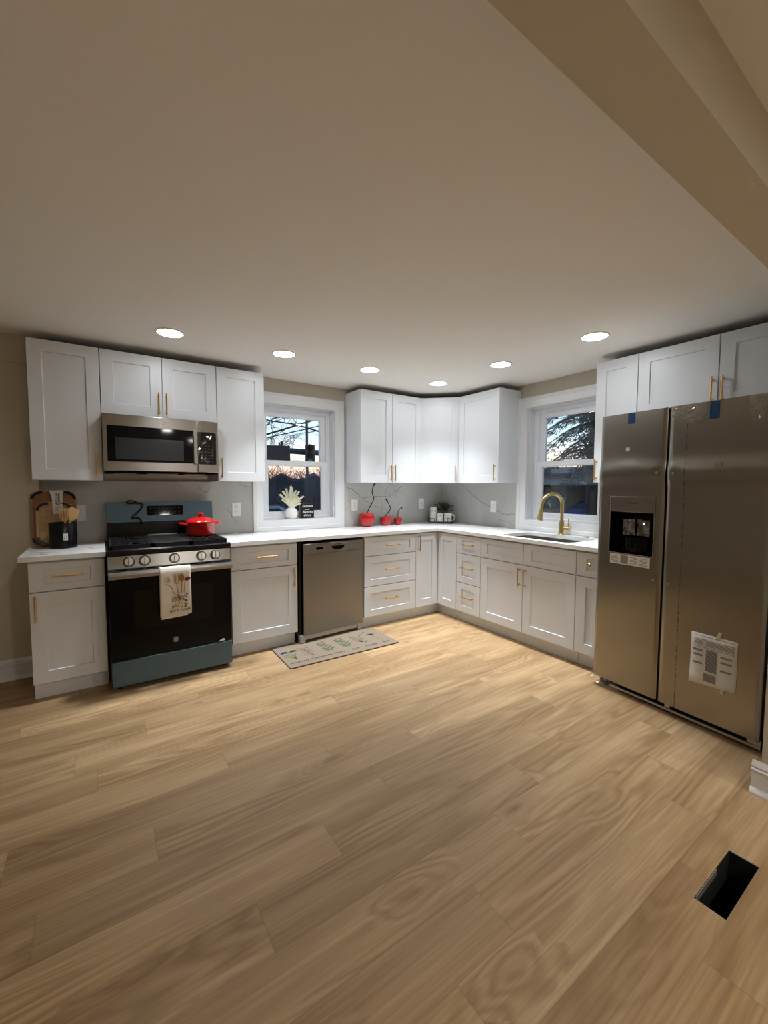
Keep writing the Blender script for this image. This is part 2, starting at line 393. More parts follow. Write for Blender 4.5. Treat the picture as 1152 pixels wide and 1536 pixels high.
# floor: planks laid along x, the vent hole cut out
REG = (-1.966, -1.643, -3.488, -3.402)
FLOORM = floor_mat()
JO = {0: -1.85, -1: -2.156, 1: -1.545, 2: -2.54, 3: -2.236, 4: -3.16, 5: -2.843, 6: -3.743, 7: -3.403, 8: -2.62, 9: -3.065, 10: -2.35, 11: -3.675, 12: -3.365, 13: -3.05, 14: -2.70, 15: -3.3, -2: -2.6}
def build_floor():
    rnd = random.Random(3); vs = []; fs = []; uvs = []; tones = []; ed = []
    def rect(x0, x1, y0, y1, off, tone, xs, ys):
        if x1 - x0 < 1e-5 or y1 - y0 < 1e-5: return
        o = len(vs); vs.extend([(x0, y0, 0), (x1, y0, 0), (x1, y1, 0), (x0, y1, 0)]); fs.append((o, o + 1, o + 2, o + 3))
        uvs.extend([(x + off[0], y + off[1]) for x, y in ((x0, y0), (x1, y0), (x1, y1), (x0, y1))]); tones.append(tone); ed.extend([(x - xs, y - ys) for x, y in ((x0, y0), (x1, y0), (x1, y1), (x0, y1))])
    k = -28
    while True:
        yb = y0 = -3.491 + k * PW; y1 = y0 + PW
        if y0 >= 0.0: break
        y1 = min(y1, 0.0)
        j = JO.get(k, rnd.uniform(-3.5, -2.3)); x = j
        while x > XL: x -= PL
        while x < XR:
            a, b = max(x, XL), min(x + PL, XR); off = (rnd.uniform(-40, 40), rnd.uniform(-40, 40)); tone = rnd.random()
            if b > REG[0] and a < REG[1] and y1 > REG[2] and y0 < REG[3]:
                rect(a, min(b, REG[0]), y0, y1, off, tone, x, yb); rect(max(a, REG[1]), b, y0, y1, off, tone, x, yb)
                m0, m1 = max(a, REG[0]), min(b, REG[1])
                rect(m0, m1, y0, max(y0, REG[2]), off, tone, x, yb); rect(m0, m1, min(y1, max(REG[3], y0)), y1, off, tone, x, yb)
            else: rect(a, b, y0, y1, off, tone, x, yb)
            x += PL
        k += 1
    me = bpy.data.meshes.new('floor'); me.from_pydata(vs, [], fs); me.materials.append(FLOORM)
    ul = me.uv_layers.new(name='plank'); at = me.attributes.new('tone', 'FLOAT', 'FACE')
    for i, u in enumerate(uvs): ul.data[i].uv = u
    ue = me.uv_layers.new(name='edge')
    for i, u in enumerate(ed): ue.data[i].uv = u
    for i, t in enumerate(tones): at.data[i].value = t
    o = bpy.data.objects.new('floor', me); C.objects.link(o); o['kind'] = 'structure'
build_floor()

c_ = MB().box(XL, XR, BY1 - .0, .2, ZC, ZC + .1).box(XL, XR, YR, BY1, ZL, ZL + .129)
struct('ceiling', c_, CEIL)
def wall_with_hole(x0, x1, h, zt):
    b = MB(); b.box(x0, h[0], 0, .2, 0, zt); b.box(h[1], x1, 0, .2, 0, zt); b.box(h[0], h[1], 0, .2, 0, WZ0); b.box(h[0], h[1], 0, .2, WZ1, zt); return b
struct('wall_back', wall_with_hole(-3.885, .0, WIN_A, ZC), WALL, smooth=0)
wb = wall_with_hole(-.0, -YR, WIN_B, ZC)
o = struct('wall_right', wb, WALL, smooth=0); o.rotation_euler = (0, 0, RB)
# the wall left of the cabinets stands a little proud, with a shallow box-out at the top
struct('wall_back_left', MB().box(XL, -3.885, -.11, .2, 0, 2.17).box(XL, -3.885, -.125, .2, 2.17, ZC), WALL, smooth=0)
struct('wall_left', MB().box(XL - .1, XL, YR, .2, 0, ZC), WALL, smooth=0)
struct('wall_rear', MB().box(XL, XR, YR - .1, YR, 0, ZC), WALL, smooth=0)
STX = -1.173
struct('wall_front_right', MB().box(STX, -.0, BY1, BY0, 0, BZ), WALL, smooth=0, )
struct('trim_1', MB().box(XL, 0, BY1, BY0, BZ, ZC), WALL, smooth=0)      # dropped header between kitchen and living room

BBP = [(0, 0), (.034, 0), (.034, .006), (.028, .017), (.016, .024), (.013, .025), (.013, .094), (.018, .098), (.020, .104), (.017, .110), (.012, .113), (.016, .118), (.014, .124), (.004, .142), (0, .142)]
def baseboard(name, x0, x1, loc, rz):
    b = MB().prism([(-q[0], q[1]) for q in BBP], x0, x1, 'x'); o = struct(name, b, TRIM); o.location = loc; o.rotation_euler = (0, 0, rz); return o
baseboard('baseboard_left', XL, -3.913, (0, -.11, 0), 0)
baseboard('baseboard_right', -.03, BY0 - BY1 + .03, (STX, BY0, 0), RB)
baseboard('baseboard_rear', -XR, -XL, (0, YR, 0), PI)
baseboard('baseboard_side', 3.37, -YR, (0, 0, 0), 0).rotation_euler = (0, 0, RB)

# ---------------------------------------------------------------- windows
def make_window(name, rz, h):
    x0, x1 = h
    t = bpy.data.objects.new(name, None); C.objects.link(t); t.rotation_euler = (0, 0, rz); t['kind'] = 'structure'
    cas = MB().frame(x0, x1, WZ0, WZ1, [(-.004, -.002), (-.004, .020), (0, .024), (.058, .026), (.064, .034), (.096, .034), (.096, -.002)]); cas.build('casing', TRIM, t)
    MB().frame(x0 + .011, x1 - .011, WZ0 + .006, WZ1 - .011, [(0, -.004), (0, -.185), (.010, -.185), (.010, -.004)]).build('jamb', TRIM, t)
    a, b, c, d = x0 + .011, x1 - .011, WZ0 + .006, WZ1 - .011
    MB().frame(a, b, c, d, [(-.034, -.10), (-.034, -.18), (-.001, -.18), (-.001, -.086), (-.014, -.086), (-.020, -.10)]).build('frame', VINYL, t)
    mr = 1.545
    a2, b2 = a + .034, b - .034
    us = MB().frame(a2, b2, mr, d - .034, [(-.052, -.150), (-.040, -.140), (0, -.140), (0, -.175), (-.052, -.175)]).build('upper_sash', VINYL, t)
    MB().box(a2 + .045, b2 - .045, .158, .162, mr + .045, d - .034 - .045).build('pane', GLASS, us, smooth=0)
    ls = MB().frame(a2, b2, c + .02, mr + .048, [(-.052, -.112), (-.040, -.102), (0, -.102), (0, -.138), (-.052, -.138)])
    ls.box(a2 + .30, a2 + .36, .098, .112, mr + .048, mr + .058)
    ls = ls.build('lower_sash', VINYL, t)
    MB().box(a2 + .045, b2 - .045, .122, .126, c + .065, mr + .004).build('pane', GLASS, ls, smooth=0)
    return t
make_window('window_1', 0, WIN_A)
make_window('window_2', RB, WIN_B)

# ---------------------------------------------------------------- recessed lamps
def recessed(label, loc, dm, group=None):
    t = thing('recessed_light', label, 'ceiling light', loc, 0, group)
    MB().lathe([(.076, -.001), (.078, -.006), (.090, -.004), (.092, 0), (.076, 0)], 40, close=True).build('trim_ring', WHITEP, t)
    MB().lathe([(.0, -.004), (.076, -.004), (.076, 0.0), (.0, 0.0)], 40).build('diffuser', dm, t)
    if dm is DIFF:
        ld = bpy.data.lights.new('downlight_beam', 'AREA'); ld.shape = 'DISK'; ld.size = .15; ld.energy = BEAM; ld.color = LAMP_COL; ld.spread = math.radians(SPREAD)
        lo = bpy.data.objects.new('downlight_beam', ld); C.objects.link(lo); lo.parent = t; lo.location = (0, 0, -.008)
    return t
RLL = ['round recessed ceiling light in front of the cabinets over the range', 'round recessed ceiling light in front of the window above the dishwasher', 'round recessed ceiling light in front of the double wall cabinet left of the corner',
       'smallest and farthest recessed ceiling light, in front of the diagonal corner cabinet', 'round recessed ceiling light in front of the window over the sink', 'round recessed ceiling light above the refrigerator side of the room']
for (x, y), l in zip(((-3.116, -.763), (-2.338, -.772), (-1.565, -.777), (-.761, -.752), (-.767, -1.529), (-.763, -2.319)), RLL):
    recessed(l, (x, y, ZC), DIFF)
for x, y in ((-2.5, -5.3), (-1.0, -5.3), (-1.8, -6.9)): recessed('fill light added in the living room ceiling behind the header, out of view', (x, y, ZL), DIFF_FILL, 'added fill lights')  # unseen lamps, added to brighten the foreground and the lower cabinets

# ---------------------------------------------------------------- cabinets
def bar_pull(parent, x, z, y, vertical, length=.16, name='handle'):
    b = MB(); h = length / 2; p = h - .018
    if vertical:
        b.cyl((x, y - .032, z - h), (x, y - .032, z + h), .0058, n=14)
        for s in (-p, p): b.cyl((x, y + .001, z + s), (x, y - .032, z + s), .0048, n=12); b.cyl((x, y + .001, z + s), (x, y - .003, z + s), .007, n=12)
    else:
        b.cyl((x - h, y - .032, z), (x + h, y - .032, z), .0058, n=14)
        for s in (-p, p): b.cyl((x + s, y + .001, z), (x + s, y - .032, z), .0048, n=12); b.cyl((x + s, y + .001, z), (x + s, y - .003, z), .007, n=12)
    return b.build(name, GOLD, parent)

DB, DU = .623, .3235
def base_cab(label, loc, rz, wd, fronts, back=.0, tl=0.0, tr=0.0, toe=.555, sink=False):
    t = thing('base_cabinet', label, 'cabinet', loc, rz); bd = MB()
    if sink: bd.box(.001, wd - .001, -(DB - .021), -.001, .112, .66).box(.001, .018, -(DB - .021), -.001, .66, .883).box(wd - .018, wd - .001, -(DB - .021), -.001, .66, .883).box(.018, wd - .018, -(DB - .021), -.593, .66, .883)
    else: bd.box(0.001, wd - .001, -(DB - .021), -back - .001, .112, .883)
    bd.build('body', CAB, t, bevel=.001)
    MB().box(.001 + tl, wd - .001 - tr, -toe, -back - .001, .0, .112).build('toe_kick', CAB, t)
    put_fronts(t, fronts, DB); return t
def put_fronts(t, fronts, dp):
    g = .0018
    for kind, x0, x1, z0, z1, hd in fronts:
        nm = {'door': 'door', 'drawer': 'drawer', 'false': 'drawer_front'}[kind]
        st = .075; rl = .075 if kind == 'door' else .042
        if kind != 'door' and z1 - z0 > .24: rl = .062
        f = MB().shaker(x0 + g, x1 - g, z0 + g, z1 - g, -dp, .020, st, rl).build(nm, CAB, t, smooth=25)
        if not hd: continue
        if hd[0] == 'h': bar_pull(f, hd[1], hd[2], -dp, False)
        elif hd[0] == 'v': bar_pull(f, hd[1], hd[2], -dp, True)
        elif hd[0] == 'k':
            T = Matrix.Translation((hd[1], -dp, hd[2])) @ Matrix.Rotation(PI / 2, 4, 'X')
            MB().lathe([(.009, -.001), (.007, .004), (.006, .014), (.011, .019), (.016, .023), (.017, .027), (.014, .031), (0, .033)], 24, T=T).build('knob', BRASS, f)
ZD0, ZD1, ZT = .112, .868, .690

base_cab('white base cabinet left of the range, one drawer over one door', (-3.910, 0, 0), 0, .388,
         [('drawer', 0, .388, ZT, ZD1, ('h', .195, .785)), ('door', 0, .388, ZD0, ZT - .003, ('v', .032, .59))], back=.116)
base_cab('white base cabinet between the range and the dishwasher', (-2.722, 0, 0), 0, .538,
         [('drawer', 0, .538, ZT, ZD1, ('h', .275, .782)), ('door', 0, .538, ZD0, ZT - .003, ('v', .502, .59))])
base_cab('white three-drawer base cabinet right of the dishwasher', (-1.527, 0, 0), 0, .610,
         [('drawer', 0, .61, ZT, ZD1, ('h', .31, .782)), ('drawer', 0, .61, .402, ZT - .003, ('h', .31, .553)), ('drawer', 0, .61, ZD0, .399, ('h', .31, .267))])
# corner unit with a folding pair of doors
t = thing('corner_base_cabinet', 'white corner base cabinet with a folding pair of tall doors', 'cabinet', (0, 0, 0))
lp = [(-.915, -.001), (-.001, -.001), (-.001, -.897), (-.602, -.897), (-.602, -.602), (-.915, -.602)]
MB().prism(lp, .112, .883).build('body', CAB, t)
MB().prism([(-.915, -.002), (-.002, -.002), (-.002, -.897), (-.555, -.897), (-.555, -.555), (-.915, -.555)], 0, .112).build('toe_kick', CAB, t)
f = MB().shaker(-.915, -.6245, ZD0, ZD1, -DB, .02, .075).build('door', CAB, t, smooth=25); bar_pull(f, -.884, .775, -DB, True)
f = MB().shaker(.6245, .897, ZD0, ZD1, -DB, .02, .075).build('door', CAB, t, smooth=25); f.rotation_euler = (0, 0, RB)
base_cab('narrow white three-drawer base cabinet between the corner unit and the sink cabinet', (0, -.899, 0), RB, .317,
         [('drawer', 0, .317, ZT, ZD1, ('h', .158, .782)), ('drawer', 0, .317, .402, ZT - .003, ('h', .158, .553)), ('drawer', 0, .317, ZD0, .399, ('h', .158, .267))])
base_cab('wide white sink base cabinet with two false drawer fronts over two doors', (0, -1.2165, 0), RB, .941,
         [('false', 0, .470, ZT, ZD1, None), ('false', .471, .941, ZT, ZD1, None), ('door', 0, .470, ZD0, ZT - .003, ('v', .442, .585)), ('door', .471, .941, ZD0, ZT - .003, ('v', .499, .585))], sink=True)
base_cab('narrow white base cabinet with a round brass knob beside the refrigerator', (0, -2.158, 0), RB, .215,
         [('drawer', 0, .215, ZT, ZD1, ('k', .108, .782)), ('door', 0, .215, ZD0, ZT - .003, None)])

ZU0, ZU1, ZM = 1.378, 2.298, 1.850
def wall_cab(label, loc, rz, wd, fronts, z0=ZU0, back=0.0):
    t = thing('wall_cabinet', label, 'cabinet', (loc[0], loc[1], z0), rz)
    MB().box(.001, wd - .001, -(DU - .021), -back - .001, .001, ZU1 - z0).build('body', CAB, t, bevel=.001)
    put_fronts(t, [(k, a, b, c - z0, d - z0, None if h is None else (h[0], h[1], h[2] - z0)) for k, a, b, c, d, h in fronts], DU); return t
wall_cab('tall white single-door wall cabinet left of the microwave', (-3.899, 0), 0, .390, [('door', 0, .390, ZU0, ZU1, ('v', .356, 1.49))], back=.127)
wall_cab('short white two-door wall cabinet above the microwave', (-3.508, 0), 0, .773, [('door', 0, .386, ZM, ZU1, ('v', .361, 1.95)), ('door', .387, .773, ZM, ZU1, ('v', .412, 1.95))], z0=ZM)
wall_cab('tall white single-door wall cabinet right of the microwave', (-2.734, 0), 0, .387, [('door', 0, .387, ZU0, ZU1, ('v', .028, 1.487))])
wall_cab('tall white two-door wall cabinet between the left window and the corner', (-1.388, 0), 0, .775, [('door', 0, .387, ZU0, ZU1, ('v', .359, 1.482)), ('door', .388, .775, ZU0, ZU1, ('v', .408, 1.482))])
t = thing('corner_wall_cabinet', 'white diagonal corner wall cabinet with a single door', 'cabinet', (0, 0, ZU0))
q = .302; HZ = ZU1 - ZU0
MB().prism([(-.612, -.001), (-.001, -.001), (-.001, -.594), (-q, -.594), (-.612, -q)], .001, HZ).build('body', CAB, t)
dv = Vector((-q - .003, -.594 + .003, 0)) - Vector((-.612 + .003, -q - .003, 0)); dl = dv.length; an = math.atan2(dv.y, dv.x)
f = MB().shaker(.006, dl - .006, .002, HZ - .002, -.0205, .02, .075).build('door', CAB, t, smooth=25); f.location = (-.612, -q, 0); f.rotation_euler = (0, 0, an)
bar_pull(f, dl - .036, .105, -.0205, True)
wall_cab('tall white single-door wall cabinet between the corner and the sink window', (0, -.595), RB, .554, [('door', 0, .554, ZU0, ZU1, ('v', .520, 1.482))])
wall_cab('tall narrow white wall cabinet between the sink window and the refrigerator', (0, -2.094), RB, .305, [('door', 0, .305, ZU0, ZU1, ('v', .027, 1.478))])
wall_cab('short wide white two-door wall cabinet above the refrigerator', (0, -2.400), RB, .955, [('door', 0, .475, ZM, ZU1, ('v', .449, 1.955)), ('door', .477, .955, ZM, ZU1, ('v', .505, 1.955))], z0=ZM)

# ---------------------------------------------------------------- worktops and splashbacks
def poly_slab(outer, holes, z0, z1):
    b = bmesh.new(); es = []
    for lp in [outer] + holes:
        vs = [b.verts.new((p[0], p[1], z1)) for p in lp]
        es += [b.edges.new((vs[i], vs[(i + 1) % len(vs)])) for i in range(len(vs))]
    bmesh.ops.triangle_fill(b, use_beauty=True, use_dissolve=False, edges=es)
    r = bmesh.ops.extrude_face_region(b, geom=list(b.faces)); bmesh.ops.translate(b, vec=(0, 0, z0 - z1), verts=[v for v in r['geom'] if isinstance(v, bmesh.types.BMVert)])
    bmesh.ops.recalc_face_normals(b, faces=b.faces); m = MB(); b.verts.index_update()
    m.add([v.co[:] for v in b.verts], [tuple(v.index for v in f.verts) for f in b.faces]); b.free(); return m
ZK0, ZK1 = .884, .914
def vein_path(mb, pts, wd, plane, off, rnd, m=1):
    """jagged vein through the points, drawn on a plane ('xy' at z=off, 'xz' at y=off, 'yz' at x=off)"""
    P = []
    for (a, b), (c, d) in zip(pts, pts[1:]):
        n = max(2, int(math.hypot(c - a, d - b) / .018))
        for i in range(n): P.append((a + (c - a) * i / n + rnd.uniform(-.006, .006), b + (d - b) * i / n + rnd.uniform(-.006, .006)))
    P.append(pts[-1]); k = len(P)
    W = [wd * (.35 + .65 * abs(math.sin(i * .9 + rnd.random()))) * (min(1, (i + .3) / 3, (k - i - .7) / 3)) for i in range(k)]
    if plane == 'xy': mb.ribbon([(a, b, off) for a, b in P], W, (0, 0, 1), m)
    elif plane == 'xz': mb.ribbon([(a, off, b) for a, b in P], W, (0, -1, 0), m)
    else: mb.ribbon([(off, a, b) for a, b in P], W, (-1, 0, 0), m)
rv = random.Random(5)
lt = poly_slab([(-3.949, -.6535), (-3.5145, -.6535), (-3.5145, -.001), (-3.883, -.001), (-3.883, -.128), (-3.949, -.128)], [], ZK0, ZK1)
for pts, wd in (([(-3.93, -.50), (-3.86, -.53), (-3.80, -.60)], .012), ([(-3.90, -.42), (-3.83, -.49), (-3.76, -.52)], .008), ([(-3.62, -.35), (-3.55, -.5)], .006)): vein_path(lt, pts, wd, 'xy', ZK1 + .0004, rv)
tag(lt.build('countertop', [QUARTZ, VEIN], None, smooth=25, recalc=False), 'short white quartz countertop left of the range', 'countertop')
o2 = [(-2.748, -.6535), (-.70, -.6535), (-.668, -.657), (-.6535, -.70), (-.6535, -2.378), (-.001, -2.378), (-.001, -.001), (-2.748, -.001)]
SK = (-.575, -.165, -2.065, -1.395)
mt = poly_slab(o2, [rrect(*SK, .07)], ZK0, ZK1)
for pts, wd in (([(-2.3, -.25), (-2.0, -.33), (-1.75, -.38), (-1.5, -.48)], .007), ([(-2.2, -.42), (-1.95, -.36), (-1.7, -.28)], .005), ([(-1.1, -.55), (-.95, -.45), (-.8, -.5)], .008), ([(-.9, -.6), (-.75, -.52)], .006), ([(-.45, -.9), (-.52, -1.15), (-.6, -1.3)], .006)): vein_path(mt, pts, wd, 'xy', ZK1 + .0004, rv)
tag(mt.build('countertop', [QUARTZ, VEIN], None, smooth=25, recalc=False), 'long L-shaped white quartz countertop running round the corner under both windows', 'countertop')
SB0, SB1 = ZK1 + .0005, ZU0 - .0005
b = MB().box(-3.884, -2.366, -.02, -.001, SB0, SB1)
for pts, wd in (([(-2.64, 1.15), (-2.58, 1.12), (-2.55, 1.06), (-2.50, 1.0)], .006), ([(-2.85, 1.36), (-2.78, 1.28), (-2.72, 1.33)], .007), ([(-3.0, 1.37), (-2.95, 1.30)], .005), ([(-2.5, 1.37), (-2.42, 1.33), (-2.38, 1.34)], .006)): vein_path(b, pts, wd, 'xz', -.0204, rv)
tag(b.build('backsplash', [SHADED_SLAB, VEIN], None, smooth=0, recalc=False), 'grey-veined quartz backsplash slab behind the range', 'backsplash')
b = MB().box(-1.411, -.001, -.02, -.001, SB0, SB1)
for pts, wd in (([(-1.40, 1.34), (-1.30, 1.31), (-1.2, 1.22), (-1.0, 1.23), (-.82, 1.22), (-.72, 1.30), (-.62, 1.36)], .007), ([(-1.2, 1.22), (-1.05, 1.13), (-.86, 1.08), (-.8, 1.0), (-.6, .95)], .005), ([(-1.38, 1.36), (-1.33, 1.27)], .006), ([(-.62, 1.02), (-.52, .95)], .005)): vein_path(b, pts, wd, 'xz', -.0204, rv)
tag(b.build('backsplash', [SHADED_SLAB, VEIN], None, smooth=0, recalc=False), 'grey-veined quartz backsplash slab behind the red cherry ornaments', 'backsplash')
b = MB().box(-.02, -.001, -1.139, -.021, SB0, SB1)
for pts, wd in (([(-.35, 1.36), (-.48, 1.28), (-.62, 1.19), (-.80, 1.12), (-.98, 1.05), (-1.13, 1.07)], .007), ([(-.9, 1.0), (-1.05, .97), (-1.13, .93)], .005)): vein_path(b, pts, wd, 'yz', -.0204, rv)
tag(b.build('backsplash', [SHADED_SLAB, VEIN], None, smooth=0, recalc=False), 'grey-veined quartz backsplash slab on the right wall beside the sink window', 'backsplash')

# outlets and switches
def outlet(label, cx, cz, rz, kind, tall=.124, wd=.078):
    if rz == 0: loc = (cx, -.0205, cz)
    else: loc = (-.0205, cx, cz)
    t = thing('wall_outlet', label, 'outlet', loc, rz)
    MB().box(-wd / 2, wd / 2, -.006, 0, -tall / 2, tall / 2).build('cover_plate', WHITEP, t, bevel=.002)
    if kind == 'duplex':
        for s in (.024, -.024):
            r = MB().prism(rrect(-.018, .018, s - .0165, s + .0165, .010, 4), -.0085, -.005, 'y').build('receptacle', WHITEP, t)
            MB().box(-.0085, -.006, -.0090, -.0084, s - .001, s + .008).box(.006, .0085, -.0090, -.0084, s - .001, s + .008).cyl((0, -.0090, s - .008), (0, -.0084, s - .008), .0028, n=10).build('slot', SLOT, r)
    else:
        r = MB().box(-.0175, .0175, -.0085, -.005, -.034, .034).build('rocker', WHITEP, t, bevel=.001)
        m = MB()
        for s in (.018, -.018): m.box(-.008, -.0055, -.0090, -.0084, s - .004, s + .006).box(.0055, .008, -.0090, -.0084, s - .004, s + .006)
        m.box(-.006, .006, -.0090, -.0084, -.004, .004); m.build('slot', GREYP if kind == 'decora' else WHITEP, r)
outlet('white duplex outlet on the backsplash between the range and the left window', -2.515, 1.131, 0, 'duplex')
outlet('white outlet on the backsplash left of the large cherry ornament', -1.281, 1.138, 0, 'decora')
outlet('pale outlet in the dim corner left of the potted plant', -.361, 1.136, 0, 'decora')
outlet('white outlet with a wire loop behind the utensil crock', -3.662, 1.136, 0, 'decora')
outlet('white outlet on the right backsplash beside the sink window', -.834, 1.130, RB, 'decora')

# ---------------------------------------------------------------- range
RX = -3.5105; RW = .757
t = thing('gas_range', 'black and stainless gas range with blue protective film between white cabinets', 'stove', (RX, 0, 0))
MB().box(.002, RW - .002, -.72, -.035, .03, .885).build('body', BLACK, t)
for fx, fy in ((.05, -.68), (.707, -.68), (.05, -.08), (.707, -.08)): MB().cyl((fx, fy, 0), (fx, fy, .031), .018, n=14).build('foot', MBLACK, t)
dr = MB().box(.004, RW - .004, -.755, -.72, .034, .203).build('storage_drawer', BLUEF, t, bevel=.004)
od = MB().box(.004, RW - .004, -.752, -.720, .208, .738).build('oven_door', BLACKG, t, bevel=.004)
MB().prism(rrect(.137, .63, .396, .652, .012), -.7535, -.751, 'y').build('oven_window', OVENW, od)
m = MB(); T = Matrix.Translation((.38, -.7525, .286)) @ Matrix.Rotation(PI / 2, 4, 'X')
m.lathe([(.019, 0), (.019, .0015), (.0165, .0015), (.0165, 0)], 32, T=T, close=True); m.lathe([(0, .0002), (.013, .0004)], 24, T=T); m.mesh(text_mesh('GE', .017, .3), face_front(.38, -.7537, .286), 0)
m.build('logo_badge', GREYP, od)
MB().prism([(.66, .213), (.70, .213), (.705, .222), (.69, .228)], -.757, -.7522, 'y').build('door_sticker', PAPER, od)
hd = MB().prism([(-.800, .752), (-.803, .760), (-.803, .786), (-.797, .796), (-.782, .796), (-.778, .788), (-.778, .757), (-.785, .750)], .003, RW - .003, 'x').build('handle', STEEL, od)
MB().box(.03, .06, -.780, -.751, .757, .79).build('bracket', MBLACK, hd); MB().box(RW - .06, RW - .03, -.780, -.751, .757, .79).build('bracket', MBLACK, hd)
vs_ = MB().box(.003, RW - .003, -.752, -.715, .740, .806)
vs_.build('vent_strip', BLUEF, t)
m = MB()
for i in range(8): m.box(.045 + i * .086, .045 + i * .086 + .062, -.7535, -.7515, .797, .803)
m.build('vent_slots', DARK, t)
cp = MB().prism([(-.757, .808), (-.742, .890), (-.70, .890), (-.70, .808)], .002, RW - .002, 'x').build('control_panel', STEEL, t, bevel=.002)
tilt = math.atan2(.015, .082)
for kx in (.118, .207, .384, .555, .648):
    T = Matrix.Translation((kx, -.7495, .850)) @ Matrix.Rotation(PI / 2 - tilt, 4, 'X')
    kb = MB().lathe([(.031, -.001), (.031, .004), (.027, .008), (.026, .024), (.023, .028), (0, .028)], 32, T=T).build('knob', KNOBM, cp)
    MB().box(-.005, .005, -.0235, .0235, .024, .037, T=T).build('grip', KNOBM, kb, bevel=.002)
    MB().lathe([(.034, 0), (.034, .002), (.031, .002), (.031, 0)], 32, T=T, close=True).build('bezel', MBLACK, kb)
# cooktop, burners, grates
ct = MB().prism([(-.745, .891), (-.752, .897), (-.752, .924), (-.735, .932), (-.715, .921), (-.10, .921), (-.10, .891)], .0, RW, 'x').build('cooktop', BLACK, t, bevel=.002)
MB().box(.22, .60, -.7535, -.7515, .905, .909).build('edge_strip', BLACK, ct)
for bx, by, r in ((.15, -.56, .048), (.15, -.26, .038), (.607, -.56, .045), (.607, -.26, .036), (.38, -.41, .05)):
    bn = MB().lathe([(r * 1.15, .9205), (r * 1.15, .928), (r, .932)], 28, T=Matrix.Translation((bx, by, 0))).build('burner', GALV, ct)
    MB().lathe([(r * .9, .9325), (r * .92, .938), (r * .8, .943), (0, .943)], 28, T=Matrix.Translation((bx, by, 0))).build('burner_cap', MBLACK, bn)
def grate(x0, x1, griddle=False):
    m = MB(); y0, y1 = -.715, -.135; z0, z1 = .940, .957; k = .012
    m.box(x0, x1, y0, y0 + k, z0 - .012, z1).box(x0, x1, y1 - k, y1, z0 - .012, z1).box(x0, x0 + k, y0, y1, z0 - .012, z1).box(x1 - k, x1, y0, y1, z0 - .012, z1)
    for a, b in ((x0, y0), (x1 - k, y0), (x0, y1 - k), (x1 - k, y1 - k), (x0, -.42), (x1 - k, -.42)): m.box(a, a + k, b, b + k, .9212, z0)
    xm = (x0 + x1) / 2
    if not griddle:
        m.box(x0, x1, -.428, -.416, z0, z1)
        for cy in (-.565, -.275):
            for i in range(8):
                a = i * PI / 4; c, s_ = math.cos(a), math.sin(a); R = .12
                ex = min(R, (x1 - x0) / 2 / max(abs(c), 1e-3), .14 / max(abs(s_), 1e-3))
                T = Matrix.Translation((xm, cy, 0)) @ Matrix.Rotation(a, 4, 'Z'); m.box(.022, ex, -.0045, .0045, z0 + .001, z1 + .001, T=T)
        for dy in (-.665, -.615, -.515, -.465, -.375, -.325, -.225, -.175): m.box(x0, xm - .05, dy - .004, dy + .004, z0, z1).box(xm + .05, x1, dy - .004, dy + .004, z0, z1)
    return m
grate(.018, .258).build('left_grate', IRON, t); grate(.499, .739).build('right_grate', IRON, t); grate(.262, .495, True).build('centre_grate', IRON, t)
gd = MB().box(.270, .487, -.69, -.19, .945, .956).build('griddle', MBLACK, t, bevel=.003)
MB().box(.275, .482, -.19, -.172, .945, .964).build('griddle_lip', GREYP, gd, bevel=.002)
# back guard
bgd = MB().prism([(-.145, .921), (-.142, 1.065), (-.120, 1.212), (-.045, 1.212), (-.045, .921)], .012, RW + .006, 'x').build('backguard', BLACK, t)
def bgy(z): return -.142 + (z - 1.065) / .147 * .022
m = MB(); m.prism([(-.146, 1.062), (bgy(1.214) - .004, 1.214), (bgy(1.214) + .03, 1.214), (-.11, 1.062)], .010, RW + .008, 'x'); m.build('panel', BLUEF, bgd)
m = MB(); m.prism([(bgy(1.108) - .006, 1.108), (bgy(1.184) - .006, 1.184), (bgy(1.184), 1.184), (bgy(1.108), 1.108)], .278, .538, 'x')
dp = m.build('display', BLACKG, bgd)
m = MB()
for i in range(8):
    for j in range(2):
        zz = 1.128 + j * .034; m.box(.298 + i * .029, .298 + i * .029 + .012, bgy(zz) - .0068, bgy(zz) - .006, zz, zz + .005)
m.build('button_marks', DIMMARK, dp)
# cord draped over the back guard
cx0 = RX
cord = [(.24, -.030, 1.19), (.205, -.06, 1.216), (.165, -.118, 1.226), (.145, -.150, 1.216), (.16, -.152, 1.205), (.20, -.150, 1.210), (.243, -.152, 1.203), (.250, -.158, 1.183), (.232, -.163, 1.155), (.205, -.168, 1.128), (.178, -.170, 1.105), (.176, -.170, 1.094), (.20, -.168, 1.096), (.225, -.165, 1.09), (.238, -.16, 1.065), (.243, -.158, 1.045)]
cord = [(p[0] + RX, p[1] - .002, p[2]) for p in cord]
def smooth_path(P, k=5):
    P = [Vector(p) for p in P]; out = []
    for i in range(len(P) - 1):
        p0, p1, p2, p3 = P[max(i - 1, 0)], P[i], P[i + 1], P[min(i + 2, len(P) - 1)]
        for j in range(k):
            u = j / k; out.append(.5 * ((2 * p1) + (p2 - p0) * u + (2 * p0 - 5 * p1 + 4 * p2 - p3) * u * u + (3 * p1 - p0 - 3 * p2 + p3) * u ** 3))
    out.append(P[-1]); return out
tag(MB().tube(smooth_path(cord), .0055, 10).build('power_cord', MBLACK), 'black power cord draped over the blue back panel of the range', 'cord')

